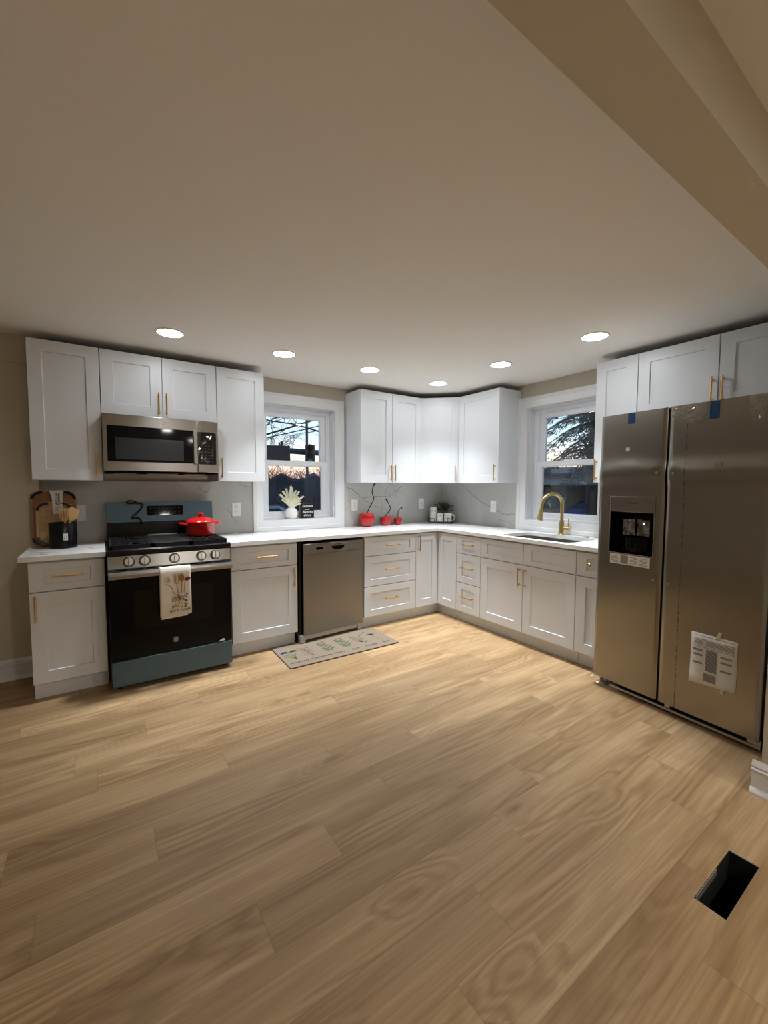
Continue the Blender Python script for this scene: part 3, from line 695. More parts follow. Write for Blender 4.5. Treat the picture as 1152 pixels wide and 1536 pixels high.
# dish towel over the oven handle
tw = thing('dish_towel', 'white dish towel printed with kitchen utensils, hung over the oven handle', 'towel', (RX, 0, .47))
TZ = .47
def towel_sheet():
    m = MB(); path = [(-.7635, -.015), (-.764, .15), (-.765, .28), (-.773, .322), (-.785, .331), (-.799, .331), (-.8065, .322), (-.809, .29), (-.8095, .20), (-.811, .10), (-.812, .004)]
    nx = 14; vs = []; fs = []
    for j, (y, z) in enumerate(path):
        for i in range(nx + 1):
            u = i / nx; s_ = max(0, (j - 6) / 4); x = .288 + .186 * u - .004 * s_ * (1 - u)
            dy = -.004 * s_ * (.5 + .5 * math.sin(u * 7 + .6)) if j > 6 else 0
            vs.append((x, y + dy, z + (.004 * math.sin(u * 3) if j == len(path) - 1 else 0)))
    for j in range(len(path) - 1):
        for i in range(nx): fs.append((j * (nx + 1) + i, j * (nx + 1) + i + 1, (j + 1) * (nx + 1) + i + 1, (j + 1) * (nx + 1) + i))
    m.add(vs, fs, 0); return m
sh = towel_sheet()
ob = sh.build('cloth', CLOTH, tw, smooth=60, recalc=False); so = ob.modifiers.new('thick', 'SOLIDIFY'); so.thickness = .0022; so.offset = 0
# under layer showing below the fold
ul = MB(); vs = []; fs = []
for j, z in enumerate((.20, .08, -.018)):
    for i in range(9):
        u = i / 8; vs.append((.290 + .160 * u, -.8055 - .001 * math.sin(u * 5), z + (.006 * u if j == 2 else 0)))
for j in range(2):
    for i in range(8): fs.append((j * 9 + i, j * 9 + i + 1, (j + 1) * 9 + i + 1, (j + 1) * 9 + i))
ul.add(vs, fs); ob = ul.build('under_layer', CLOTH, tw, smooth=60, recalc=False); so = ob.modifiers.new('thick', 'SOLIDIFY'); so.thickness = .002; so.offset = 0
# print on the towel
P = MB(); fy = -.8185
def blob(cx, cz, rx, rz_, m, n=14, rot=0, y=fy):
    pts = []
    for i in range(n):
        a = 2 * PI * i / n; px, pz = rx * math.cos(a), rz_ * math.sin(a); pts.append((cx + px * math.cos(rot) - pz * math.sin(rot), y, cz + px * math.sin(rot) + pz * math.cos(rot)))
    P.add(pts, [tuple(range(n))], m)
blob(.416, .255, .016, .028, 1); P.ribbon([(.416, fy, .23), (.412, fy, .145)], .005, (0, -1, 0), 3)
for dx in (-.014, -.005, .004, .013): P.ribbon([(.383 + dx, fy, .285), (.383 + dx * .9, fy, .228)], .0035, (0, -1, 0), 3)
P.ribbon([(.368, fy, .226), (.383, fy, .216), (.398, fy, .226)], .005, (0, -1, 0), 3); P.ribbon([(.384, fy, .22), (.393, fy, .145)], .004, (0, -1, 0), 3)
for k in range(4):
    o_ = .006 * k; P.ribbon([(.312 + o_, fy, .235 - o_ * .2), (.318 + o_, fy, .262 - o_), (.333, fy, .268 - o_), (.346 - o_ * .5, fy, .250), (.342 - o_, fy, .226)], .002, (0, -1, 0), 2)
P.ribbon([(.318, fy, .222), (.352, fy, .20), (.368, fy, .15)], .004, (0, -1, 0), 3)
blob(.452, .243, .020, .013, 4, rot=.25); P.ribbon([(.436, fy, .236), (.428, fy, .15)], .004, (0, -1, 0), 2)
rr_ = random.Random(11)
for i in range(60):
    cx, cz = rr_.uniform(.355, .447), rr_.uniform(.055, .142); blob(cx, cz, rr_.uniform(.004, .011), rr_.uniform(.002, .006), rr_.choice((2, 2, 3, 6)), 8, rr_.uniform(0, 3), fy - rr_.random() * .0004)
P.mesh(text_mesh("let's cook", .034, .35), face_front(.402, fy, .036), 5)
P.build('print', [CLOTH, RUSTINK, TANINK, RUSTINK, PLUMINK, INK, GREENINK], tw, smooth=0, recalc=False)

# red dutch oven on the right burner
t = thing('dutch_oven', 'red enamelled lidded pot on the right rear burner of the range', 'pot', (-2.888, -.395, .9585))
MB().lathe([(.0, 0), (.088, 0), (.097, .006), (.104, .03), (.107, .098), (.110, .103), (.103, .103), (.098, .10), (.09, .012), (0, .010)], 48).build('pot_body', REDE, t)
ld = MB().lathe([(.106, .1035), (.109, .107), (.104, .116), (.085, .128), (.05, .139), (.02, .143), (0, .1435)], 48).build('lid', REDE, t)
MB().lathe([(.012, .142), (.010, .152), (.014, .158), (.025, .164), (.027, .170), (.022, .175), (0, .177)], 32).build('lid_knob', REDE, ld)
for s in (-1, 1):
    MB().tube(smooth_path([(s * .100, -.036, .088), (s * .128, -.034, .094), (s * .146, -.018, .096), (s * .149, 0, .0965), (s * .146, .018, .096), (s * .128, .034, .094), (s * .100, .036, .088)], 4), .0085, 10).build('handle', REDE, t)

# ---------------------------------------------------------------- microwave
t = thing('microwave', 'stainless over-the-range microwave with black glass door hung above the range', 'microwave', (-3.5065, 0, 1.435))
W_, H_ = .760, .412
MB().box(.003, W_ - .003, -.365, -.002, .02, H_ - .002).build('body', MBLACK, t)
dr = MB().box(.0, .607, -.402, -.366, .012, H_ - .004).build('door', STEEL, t, bevel=.003)
MB().prism(rrect(.026, .574, .078, .328, .008), -.4045, -.4005, 'y').build('door_glass', BLACKG, dr)
MB().prism(rrect(.074, .510, .094, .246, .006), -.4055, -.4043, 'y').build('window', MWW, dr)
MB().box(.577, .604, -.430, -.412, .074, .334).box(.580, .601, -.414, -.400, .08, .11).box(.580, .601, -.414, -.400, .30, .33).build('handle', STEEL, dr, bevel=.003)
m = MB(); T = Matrix.Translation((.385, -.402, .367)) @ Matrix.Rotation(PI / 2, 4, 'X')
m.lathe([(.0165, 0), (.0165, .002), (.0145, .002), (.0145, 0)], 32, T=T, close=True); m.lathe([(0, .0015), (.0135, .0010)], 24, T=T, m=1); m.mesh(text_mesh('GE', .015, .3), face_front(.385, -.4040, .367), 0)
m.build('logo_badge', [GREYP, STEEL], dr)
pn = MB().box(.609, W_, -.402, -.366, .012, H_ - .004).build('control_section', STEEL, t, bevel=.003)
pp = MB().prism(rrect(.613, .743, .074, .322, .010), -.4045, -.4005, 'y').build('keypad', BLACKG, pn)
m = MB()
for i in range(4):
    for j in range(7): m.box(.634 + i * .026, .634 + i * .026 + .010, -.4052, -.4044, .095 + j * .024, .099 + j * .024)
m.build('button_marks', DIMMARK, pp)
MB().box(.672, .690, -.4052, -.4044, .283, .293).build('clock_display', LEDW, pp)
fm = MB(); rr_ = random.Random(4); vs = []
for i in range(9):
    for j in range(9): vs.append((.612 + .135 * i / 8, -.4075 - rr_.uniform(0, .004), .075 + .25 * j / 8))
fm.add(vs, [(i * 9 + j, i * 9 + j + 1, i * 9 + j + 10, i * 9 + j + 9) for i in range(8) for j in range(8)]); fm.build('plastic_film', WRAP, pn, smooth=0, recalc=False)
m = MB().box(.01, W_ - .01, -.38, -.02, -.002, .0195)
vt = m.build('underside', DARK, t)
MB().box(.06, .20, -.36, -.25, -.005, -.0015).build('lamp_cover', GREYP, vt); MB().box(.53, .67, -.36, -.25, -.005, -.0015).build('lamp_cover', GREYP, vt)
MB().box(.28, .48, -.33, -.12, -.005, -.0015).build('grease_filter', GALV, vt)

# ---------------------------------------------------------------- dishwasher
t = thing('dishwasher', 'stainless dishwasher under the countertop left of the three-drawer cabinet', 'dishwasher', (-2.142, -.655, 0), math.radians(3.3))
t.location = (-2.142, -.652, 0)
MB().box(.052, .575, .03, .56, .035, .845).build('tub', MBLACK, t)
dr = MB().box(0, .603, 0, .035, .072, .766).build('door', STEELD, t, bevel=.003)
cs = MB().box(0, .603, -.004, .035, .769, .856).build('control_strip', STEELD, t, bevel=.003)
MB().prism([(.262, .846), (.418, .846), (.418, .839), (.262, .839)], -.0046, -.0036, 'y').build('top_edge_line', GREYP, cs)
MB().box(.118, .186, -.0052, -.0035, .800, .822).build('display', BLACKG, cs)
m = MB(); m.frame(.112, .192, .794, .828, [(0, .0052), (.003, .0052), (.003, .003), (0, .003)]); m.build('display_bezel', GREYP, cs)
hs = [(.27 + .0, .822)] + [(.335 + .065 * math.cos(a), .820 + .033 * math.sin(a)) for a in [PI + PI * i / 10 for i in range(11)]] + [(.40, .822)]
MB().prism([(.335 + (x - .335) * 1.12, .813 + (z - .813) * 1.25) for x, z in hs], -.0075, -.0035, 'y').build('pocket_rim', STEEL, cs)
MB().prism([(x, z) for x, z in hs], -.0082, -.0070, 'y').build('pocket_handle', DARK, cs)
m = MB()
for i in range(5): m.cyl((.428 + i * .024, -.0052, .810), (.428 + i * .024, -.003, .810), .0055, n=12)
m.build('buttons', KNOBM, cs)
MB().box(.297, .373, -.0047, -.0038, .834, .8385).build('brand_mark', INK, cs)
bf = MB().box(.0, .60, .02, .05, .030, .068).box(-.03, .02, .01, .05, .012, .075).box(.555, .59, .01, .05, .012, .09).build('base_rail', GALV, t, bevel=.002)
for fx in (.0, .575): MB().cyl((fx, .03, 0), (fx, .03, .032), .012, n=12).build('leveling_foot', MBLACK, t)
MB().box(-.028, -.006, .035, .20, .06, .868).build('side_insulation', MBLACK, t)

# ---------------------------------------------------------------- refrigerator
t = thing('refrigerator', 'large stainless side-by-side refrigerator still in protective film beside the sink counter', 'refrigerator', (-.775, -2.389, 0), math.radians(-94.5))
MB().box(.012, .888, .085, .66, .04, 1.77).build('body', GREYP, t, bevel=.004)
def door_mesh(x0, x1, cut=None):
    """slightly crowned front skin, dents round the handle studs"""
    m = MB(); z0, z1 = .066, 1.806; nx, nz = 24, 110; vs = []; fs = []
    def fy(x, z):
        y = 0
        for sx_, sz_ in ((.368, 1.43), (.457, 1.424)):
            d2 = ((x - sx_) ** 2 + (z - sz_) ** 2) / .026 ** 2; y += .0035 * math.exp(-d2)
        zz = z - 1.425 - (.02 * math.sin((x - x0) * 9) if x1 < .41 else 0); y -= .0115 * math.exp(-zz * zz / (2 * .046 ** 2)) * (1 if x1 > .41 else .8)
        e = min((x - x0), (x1 - x)); y += .010 * max(0, 1 - e / .014) ** 2
        return y
    xs = [x0 + (x1 - x0) * (.5 - .5 * math.cos(PI * i / nx)) * .35 + (x1 - x0) * (i / nx) * .65 for i in range(nx + 1)]
    zs = [z0 + (z1 - z0) * j / nz for j in range(nz + 1)]
    if cut:
        xs = sorted([x for x in xs if min(abs(x - cut[0]), abs(x - cut[1])) > .006] + [cut[0], cut[1]]); zs = sorted([z for z in zs if min(abs(z - cut[2]), abs(z - cut[3])) > .006] + [cut[2], cut[3]])
    n1 = len(zs)
    for x in xs:
        for z in zs: vs.append((x, fy(x, z), z))
    for i in range(len(xs) - 1):
        for j in range(n1 - 1):
            if cut and xs[i] >= cut[0] - 1e-6 and xs[i + 1] <= cut[1] + 1e-6 and zs[j] >= cut[2] - 1e-6 and zs[j + 1] <= cut[3] + 1e-6: continue
            fs.append((i * n1 + j, (i + 1) * n1 + j, (i + 1) * n1 + j + 1, i * n1 + j + 1))
    m.add(vs, fs)
    D = .078
    m.add([(x0, .010, z0), (x1, .010, z0), (x1, D, z0), (x0, D, z0), (x0, .010, z1), (x1, .010, z1), (x1, D, z1), (x0, D, z1)], [(0, 3, 2, 1), (4, 5, 6, 7), (0, 4, 7, 3), (1, 2, 6, 5), (3, 7, 6, 2)])
    m.add([(x0, 0, z0), (x1, 0, z0), (x1, .010, z0), (x0, .010, z0), (x0, 0, z1), (x1, 0, z1), (x1, .010, z1), (x0, .010, z1)], [(0, 3, 2, 1), (4, 5, 6, 7)])
    return m
CUT = (.090, .358, .926, 1.188)
fd = door_mesh(.003, .408, CUT).build('freezer_door', STEELV, t, smooth=50, recalc=False)
rd = door_mesh(.418, .898).build('fridge_door', STEELV, t, smooth=50, recalc=False)
for dd in (fd, rd):
    for v in dd.data.vertices: pass
MB().box(.4085, .4175, .03, .084, .07, 1.80).build('door_gap_seal', MBLACK, t)
# dispenser
ds = MB().box(CUT[0], CUT[1], .075, .080, CUT[2], CUT[3])
ds.add([(CUT[0], 0, CUT[2]), (CUT[1], 0, CUT[2]), (CUT[1], 0, CUT[3]), (CUT[0], 0, CUT[3]), (CUT[0], .076, CUT[2]), (CUT[1], .076, CUT[2]), (CUT[1], .076, CUT[3]), (CUT[0], .076, CUT[3])], [(0, 1, 5, 4), (1, 2, 6, 5), (2, 3, 7, 6), (3, 0, 4, 7)])
ds = ds.build('dispenser_recess', BLACKG, fd, smooth=0, recalc=False)
MB().frame(CUT[0], CUT[1], CUT[2], CUT[3] + .094, [(0, .004), (.006, .003), (.006, -.002), (0, -.002)]).build('dispenser_frame', STEEL, fd)
MB().box(CUT[0] + .001, CUT[1] - .001, -.0035, .003, CUT[3], CUT[3] + .093).build('dispenser_panel', STEELV, fd, bevel=.002)
MB().box(.195, .262, -.0042, -.003, 1.242, 1.246).build('brand_mark', INK, fd)
for px_ in (.178, .265): 
    pd = MB().box(px_, px_ + .058, .020, .030, 1.06, 1.135, T=Matrix.Rotation(0, 4, 'X')).build('dispenser_paddle', MBLACK, ds, bevel=.004)
    fm = MB(); rr_ = random.Random(int(px_ * 1000)); vs = [(px_ - .008 + .074 * i / 6, .014 - rr_.uniform(0, .012), 1.045 + .10 * j / 6) for i in range(7) for j in range(7)]
    fm.add(vs, [(i * 7 + j, i * 7 + j + 1, i * 7 + j + 8, i * 7 + j + 7) for i in range(6) for j in range(6)]); fm.build('paddle_film', FILM, pd, smooth=0, recalc=False)
MB().lathe([(.0, .0), (.078, .002), (.086, .02), (.088, .10), (.084, .10), (.08, .02), (0, .006)], 32, T=Matrix.Translation((.235, .060, .930)) @ Matrix.Scale(.55, 4, (0, 1, 0))).build('drip_tray', BLACKG, ds)
for sx_, sz_ in ((.368, 1.43), (.457, 1.424), (.369, .790), (.458, .784)):
    T = Matrix.Translation((sx_, -.0065 if sz_ > 1 else -.001, sz_)) @ Matrix.Rotation(PI / 2, 4, 'X')
    MB().lathe([(.0085, -.004), (.0085, .006), (.0055, .011), (0, .012)], 20, T=T).build('handle_stud', KNOBM, fd if sx_ < .41 else rd)
# labels, tape, film on the doors
m = MB().box(.098, .345, -.0022, -.0012, .853, .916)
lb = m.build('instruction_label', PAPER, fd)
m = MB()
for k in range(4):
    xx = .106 + k * .060
    if k == 1: m.box(xx, xx + .048, -.0028, -.0021, .858, .911)
    else:
        for j in range(6): m.box(xx, xx + .05 - .004 * (j % 3), -.0028, -.0021, .862 + j * .008, .865 + j * .008)
m.build('print_lines', GREYINK, lb)
m = MB(); vs = []; fs = []
for j in range(7):
    for i in range(5): vs.append((.584 + .212 * i / 4, -.0025 - (.010 * (1 - j / 3) ** 2 * (1 - i / 4) if j < 3 else 0), .262 + .283 * j / 6 + (.012 * (i / 4) if j == 0 else 0)))
for j in range(6):
    for i in range(4): fs.append((j * 5 + i, j * 5 + i + 1, j * 5 + i + 6, j * 5 + i + 5))
m.add(vs, fs); ps = m.build('paper_sheet', PAPER, rd, recalc=False)
so = ps.modifiers.new('thick', 'SOLIDIFY'); so.thickness = .0006
m = MB(); Y0, Y1 = -.0048, -.0036
for z in (.532, .512, .470): m.box(.598, .785, Y0, Y1, z, z + .0022)
for j in range(4): m.box(.60, .64, Y0, Y1, .482 + j * .007, .4845 + j * .007); m.box(.655, .782, Y0, Y1, .482 + j * .007, .4845 + j * .007)
for k, z in enumerate((.448, .420, .375)): m.box(.598, .642, Y0 - .004, Y1 - .001, z, z + .009); m.box(.725, .775, Y0 - .002, Y1, z - .01, z - .001)
for j in range(16): m.box(.658, .708, Y0 - .002, Y1, .345 + j * .0075, .349 + j * .0075)
m.box(.652, .706, Y0 - .004, Y1, .288, .330)
m.build('print_lines', GREYINK, ps)
MB().box(.703, .718, -.0042, -.0028, .525, .575, T=Matrix.Translation((.71, 0, .55)) @ Matrix.Rotation(.35, 4, 'Y') @ Matrix.Translation((-.71, 0, -.55))).build('clear_tape', MASKT, ps)
MB().box(.730, .744, -.0042, -.0028, .245, .290).build('clear_tape', MASKT, ps)
MB().box(.180, .222, -.0022, -.0012, 1.738, 1.804).build('blue_tape', BLUETAPE, fd); MB().box(.617, .660, -.0022, -.0012, 1.711, 1.802).build('blue_tape', BLUETAPE, rd)
MB().box(.174, .198, -.0030, -.001, 1.570, 1.592).build('small_sticker', PAPER, fd); MB().box(.655, .685, -.0115, -.004, 1.453, 1.477).build('small_sticker', GREYP, rd)
m = MB(); z = 1.70; rr_ = random.Random(9)
while z > .08:
    h = rr_.choice((.008, .018, .03, .038)); m.box(.5105, .5130, -.0012 - .0115 * math.exp(-(z - h / 2 - 1.425) ** 2 / (2 * .046 ** 2)), .002, z - h, z); z -= h + rr_.uniform(.008, .02)
m.build('film_seam', SLOT, rd)
def crumple(name, x0, x1, z0, z1, par, seed, amp=.010):
    fm = MB(); rr_ = random.Random(seed); nx, nz = 16, 12; vs = []
    for i in range(nx + 1):
        for j in range(nz + 1):
            u, v = i / nx, j / nz; edge = math.sin(PI * min(max(u, .02), .98)) * (1 if v > .5 else math.sin(PI * v))
            vs.append((x0 + (x1 - x0) * u + rr_.uniform(-.003, .003), -.0025 - amp * edge * rr_.random(), z0 + (z1 - z0) * (v + (.35 * math.sin(u * 5 + seed)) * (1 - v)) ))
    fm.add(vs, [(i * (nz + 1) + j, i * (nz + 1) + j + 1, (i + 1) * (nz + 1) + j + 1, (i + 1) * (nz + 1) + j) for i in range(nx) for j in range(nz)])
    return fm.build(name, FILM, par, smooth=0, recalc=False)
crumple('plastic_film', .422, .605, 1.715, 1.803, rd, 1); crumple('plastic_film', .785, .893, 1.70, 1.80, rd, 3)
# base grille and the torn film at the lower left corner
kg = MB().box(.03, .90, .045, .085, .012, .062).build('base_grille', DARK, t)
MB().box(.10, .898, .030, .046, .014, .030).box(.445, .475, .032, .046, .03, .062).box(.84, .898, .032, .046, .03, .062).build('grille_bar', GALV, t, bevel=.003)
for fx in (.08, .85): MB().cyl((fx, .10, 0), (fx, .10, .041), .022, n=16).build('leveling_foot', MBLACK, t)
fm = MB(); rr_ = random.Random(21); vs = []
for i in range(13):
    for j in range(7): vs.append((-.012 + .20 * i / 12, -.006 - rr_.uniform(0, .022) * math.sin(PI * (j + .5) / 7), .012 + .085 * j / 6 - .035 * (i / 12) * (j / 6) + rr_.uniform(-.008, .008)))
fm.add(vs, [(i * 7 + j, i * 7 + j + 1, i * 7 + j + 8, i * 7 + j + 7) for i in range(12) for j in range(6)]); fm.build('torn_film', FILM, t, smooth=0, recalc=False)

# ---------------------------------------------------------------- sink and faucet
t = thing('undermount_sink', 'stainless undermount sink let into the counter below the right window', 'sink', (-.37, -1.73, ZK0))
m = MB(); loops = []
cx_, cy_ = -.37, -1.73
for (g, r, z) in ((.012, .075, -.001), (.0, .07, -.002), (-.004, .066, -.17), (-.03, .06, -.198), (-.12, .03, -.204)):
    loops.append([(x - cx_, y - cy_, z) for x, y in rrect(SK[0] - g, SK[1] + g, SK[2] - g, SK[3] + g, r)])
n = len(loops[0]); vs = [p for l in loops for p in l]; fs = []
for k in range(len(loops) - 1):
    for i in range(n): fs.append((k * n + i, k * n + (i + 1) % n, (k + 1) * n + (i + 1) % n, (k + 1) * n + i))
fs.append(tuple((len(loops) - 1) * n + i for i in range(n)))
m.add(vs, fs); ob = m.build('basin', STEEL, t, recalc=False); so = ob.modifiers.new('thick', 'SOLIDIFY'); so.thickness = .0015; so.offset = -1
MB().lathe([(0, -.2055), (.03, -.2050), (.042, -.2025), (.045, -.2035)], 28).build('drain', KNOBM, t)
t = thing('kitchen_faucet', 'brushed brass gooseneck pull-down faucet behind the sink', 'faucet', (-.115, -1.705, ZK1))
MB().lathe([(.028, 0), (.028, .006), (.024, .010), (.0235, .10), (.021, .106), (.021, .13), (.0, .13)], 32).build('faucet_body', BRASS, t)
dx, dy = Vector((-.195, .085)).normalized(); sp = [(0, 0, .12), (0, 0, .18), (0, 0, .25)]
R = .098
for i in range(1, 13):
    a = PI * i / 12 * .93; sp.append((dx * R * (1 - math.cos(a)), dy * R * (1 - math.cos(a)), .27 + R * math.sin(a)))
e = Vector(sp[-1]); e2 = e + Vector((dx * .010, dy * .010, -.06)); sp.append(tuple(e2))
MB().tube(smooth_path(sp, 3), .0145, 16).build('spout', BRASS, t)
MB().tube([e2 + Vector((0, 0, .004)), e2 + Vector((dx * .004, dy * .004, -.02)), e2 + Vector((dx * .012, dy * .012, -.07)), e2 + Vector((dx * .015, dy * .015, -.095)), e2 + Vector((dx * .016, dy * .016, -.098))], [.0155, .0165, .023, .026, .022], 20).build('spray_head', BRASS, t)
hv = MB().cyl((0, -.018, .062), (0, -.072, .062), .0165, n=20).cyl((0, -.072, .062), (0, -.078, .062), .019, n=20).build('handle_hub', BRASS, t)
MB().tube([(0, -.066, .07), (-.002, -.067, .11), (-.004, -.068, .148)], [.0055, .005, .0048], 12).build('handle_lever', BRASS, hv)
tag(MB().lathe([(0, .006), (.014, .0065), (.016, .004), (.024, .003), (.025, 0), (0, 0)], 28, T=Matrix.Translation((-.116, -1.936, ZK1))).build('disposal_button', KNOBM), 'small round metal disposal button on the counter right of the faucet', 'button')

# ---------------------------------------------------------------- counter ornaments
def cherry(label, x, y, r, h, stem):
    t = thing('cherry_ornament', label, 'ornament', (x, y, ZK1))
    prof = [(0, .004), (r * .35, .0), (r * .62, .004), (r * .80, h * .14), (r * .94, h * .36), (r, h * .60), (r * .97, h * .78), (r * .86, h * .93), (r * .62, h * 1.0), (r * .36, h * .97), (r * .15, h * .90), (0, h * .86)]
    o = MB().lathe(prof, 36).build('fruit', RED, t, smooth=80); o.modifiers.new('sub', 'SUBSURF').render_levels = 1; o.modifiers['sub'].levels = 1
    pts = smooth_path([(a, b, h * .87 + c) for a, b, c in stem], 6); k = len(pts)
    MB().tube(pts, [.0045 + .0025 * max(0, (i - k * .75) / (k * .25)) + (.003 if i >= k - 4 else 0) for i in range(k)], 10).build('stem', MBLACK, t)
cherry('largest red cherry ornament with a long wavy black stem', -1.190, -.125, .083, .148, [(0, 0, 0), (.02, -.01, .06), (.065, -.02, .14), (.075, -.02, .18), (.055, -.02, .23), (.065, -.02, .29), (.090, -.02, .33)])
cherry('medium red cherry ornament in the middle of the row of three', -.943, -.120, .064, .102, [(-.02, 0, 0), (.01, 0, .03), (.05, -.01, .08), (.055, -.01, .11), (.025, -.01, .16), (.0, -.01, .20)])
cherry('smallest red cherry ornament with a short bent stem', -.776, -.120, .050, .080, [(0, 0, 0), (0, 0, .05), (.008, 0, .085), (.03, 0, .105), (.055, 0, .118)])

# wire tray with mugs, canister and plant in the corner
A = math.radians(-42.2); TB = Vector((-.205, -.20, ZK1))
def tloc(x, y, z=.012):
    v = Matrix.Rotation(A, 3, 'Z') @ Vector((x, y, 0)); return (TB.x + v.x, TB.y + v.y, TB.z + z)
t = thing('serving_tray', 'small black wire tray with a white base in the counter corner', 'tray', TB, A)
MB().prism(rrect(-.135, .135, -.082, .082, .02), .004, .011).build('tray_base', CERAM, t)
b = MB().prism(rrect(-.139, .139, -.086, .086, .022), 0, .004)
def ring(z, r):
    pts = [(x, y, z) for x, y in rrect(-.138, .138, -.085, .085, .022)]; b.tube(pts + [pts[0]], r, 8)
ring(.006, .005); ring(.017, .003)
b.build('tray_rim', MBLACK, t)
for sy in (-1, 1):
    for sx_ in (-1, 1):
        m = MB(); xa, xb = sorted((sx_ * .075, sx_ * .137)); y = sy * .087
        m.tube([(xa, y, .012), (xa, y, .055), (xb, y, .055), (xb, y, .012)], .004, 8); m.build('wire_guard', MBLACK, t)
def wrap(r):
    def f(v): a = v.x / r; return (r * math.sin(a), -r * math.cos(a) , v.z)
    return f
def cup(name, label, cat, x, y, r, h, lines, handle=False, lid=False, rot=0, ink=INK):
    t = thing(name, label, cat, tloc(x, y), A + rot)
    MB().lathe([(0, 0), (r * .90, 0), (r * .97, .005), (r, .02), (r, h - .004), (r * .985, h), (r * .93, h), (r * .92, h - .006), (r * .9, .012), (0, .010)], 36).build('cup_body', CERAM, t)
    if lid: MB().lathe([(r * 1.01, h), (r * 1.03, h + .002), (r * 1.03, h + .014), (r * .97, h + .019), (0, h + .020)], 36).build('lid', CERAM, t)
    for tx, sz, zz, sh_ in lines:
        m = MB().mesh(text_mesh(tx, sz, sh_), face_front(0, 0, zz), 0, wrap(r + .0006)); m.build('lettering', ink, t, smooth=0, recalc=False)
    if handle:
        MB().tube(smooth_path([(r * .96, 0, h * .82), (r + .018, 0, h * .86), (r + .036, 0, h * .66), (r + .034, 0, h * .42), (r + .014, 0, h * .20), (r * .95, 0, h * .22)], 5), .0062, 10).build('handle', CERAM, t)
cup('canister', 'tall white lidded canister at the left back of the wire tray', 'canister', -.088, .010, .042, .152, [('COFFEE', .021, .128, 0)], lid=True)
cup('cup', 'white handleless cup lettered tea at the front of the wire tray', 'cup', -.010, -.044, .036, .102, [('TEA', .021, .075, 0)])
cup('coffee_mug', 'white mug with handle lettered coffee at the right of the wire tray', 'mug', .080, -.034, .044, .104, [('but first', .018, .078, 0), ('Coffee', .026, .048, .4)], handle=True, rot=-.25)
t = thing('potted_plant', 'dark green leafy plant in a woven pot behind the mugs in the corner', 'plant', tloc(.035, .052), A)
MB().lathe([(0, 0), (.028, 0), (.034, .05), (.038, .125), (.034, .125), (.030, .10), (0, .10)], 24).build('pot', BASKET, t)
m = MB(); rr_ = random.Random(2)
for i in range(62):
    a = rr_.uniform(0, 2 * PI); rad = rr_.uniform(.01, .105); z = rr_.uniform(.13, .215) + .03 * (1 - rad / .105)
    ctr = Vector((rad * math.cos(a), rad * .72 * math.sin(a) , z)); L_ = rr_.uniform(.030, .046); W2 = L_ * .36
    Tm = Matrix.Translation(ctr) @ Matrix.Rotation(a + rr_.uniform(-.6, .6), 4, 'Z') @ Matrix.Rotation(rr_.uniform(-.9, .35), 4, 'Y') @ Matrix.Rotation(rr_.uniform(-.6, .6), 4, 'X')
    pr = [(-.5, 0), (-.25, .75), (.05, 1), (.3, .7), (.5, 0)]; vs = []
    for u, q_ in pr: vs += [Tm @ Vector((u * L_, -q_ * W2 - 1e-4, -.006 * u * u * 4)), Tm @ Vector((u * L_, 0, .004 - .008 * u * u * 4)), Tm @ Vector((u * L_, q_ * W2 + 1e-4, -.006 * u * u * 4))]
    m.add(vs, [(3 * k + d, 3 * k + 3 + d, 3 * k + 4 + d, 3 * k + 1 + d) for k in range(4) for d in (0, 1)])
    m.tube([Vector((ctr.x * .2, ctr.y * .2, .10)), Vector((ctr.x * .6, ctr.y * .6, .10 + (ctr.z - .10) * .7)), ctr], .0012, 5)
ob = m.build('foliage', LEAF, t, smooth=60, recalc=False)

# utensil crock and its utensils
t = thing('utensil_crock', 'black ceramic utensil crock with a white emblem on the short counter', 'crock', (-3.751, -.272, ZK1))
MB().lathe([(0, 0), (.074, 0), (.078, .004), (.079, .170), (.077, .174), (.072, .174), (.071, .168), (.070, .012), (0, .010)], 44).build('crock_body', BLACK, t)
P = MB(); Rc = .0796
def onc(x, z): a = x / Rc; return (Rc * math.sin(a), -Rc * math.cos(a), z)
for k in range(3):
    xo = .010 + .0055 * k
    for pts in ([(xo - .004, .066), (xo - .004, .098), (xo, .104 - .002 * k), (xo + .002, .098), (xo + .002, .066)],):
        P.ribbon([onc(a, b) for a, b in pts], .0022, (math.sin(xo / Rc), -math.cos(xo / Rc), 0))
P.ribbon([onc(.028, .066), onc(.028, .106), onc(.022, .100)], .0024, (.3, -.95, 0)); P.ribbon([onc(a, .060) for a in (.004, .012, .020, .030)], .004, (.2, -.98, 0))
P.build('emblem', WHITETXT, t, smooth=0, recalc=False)
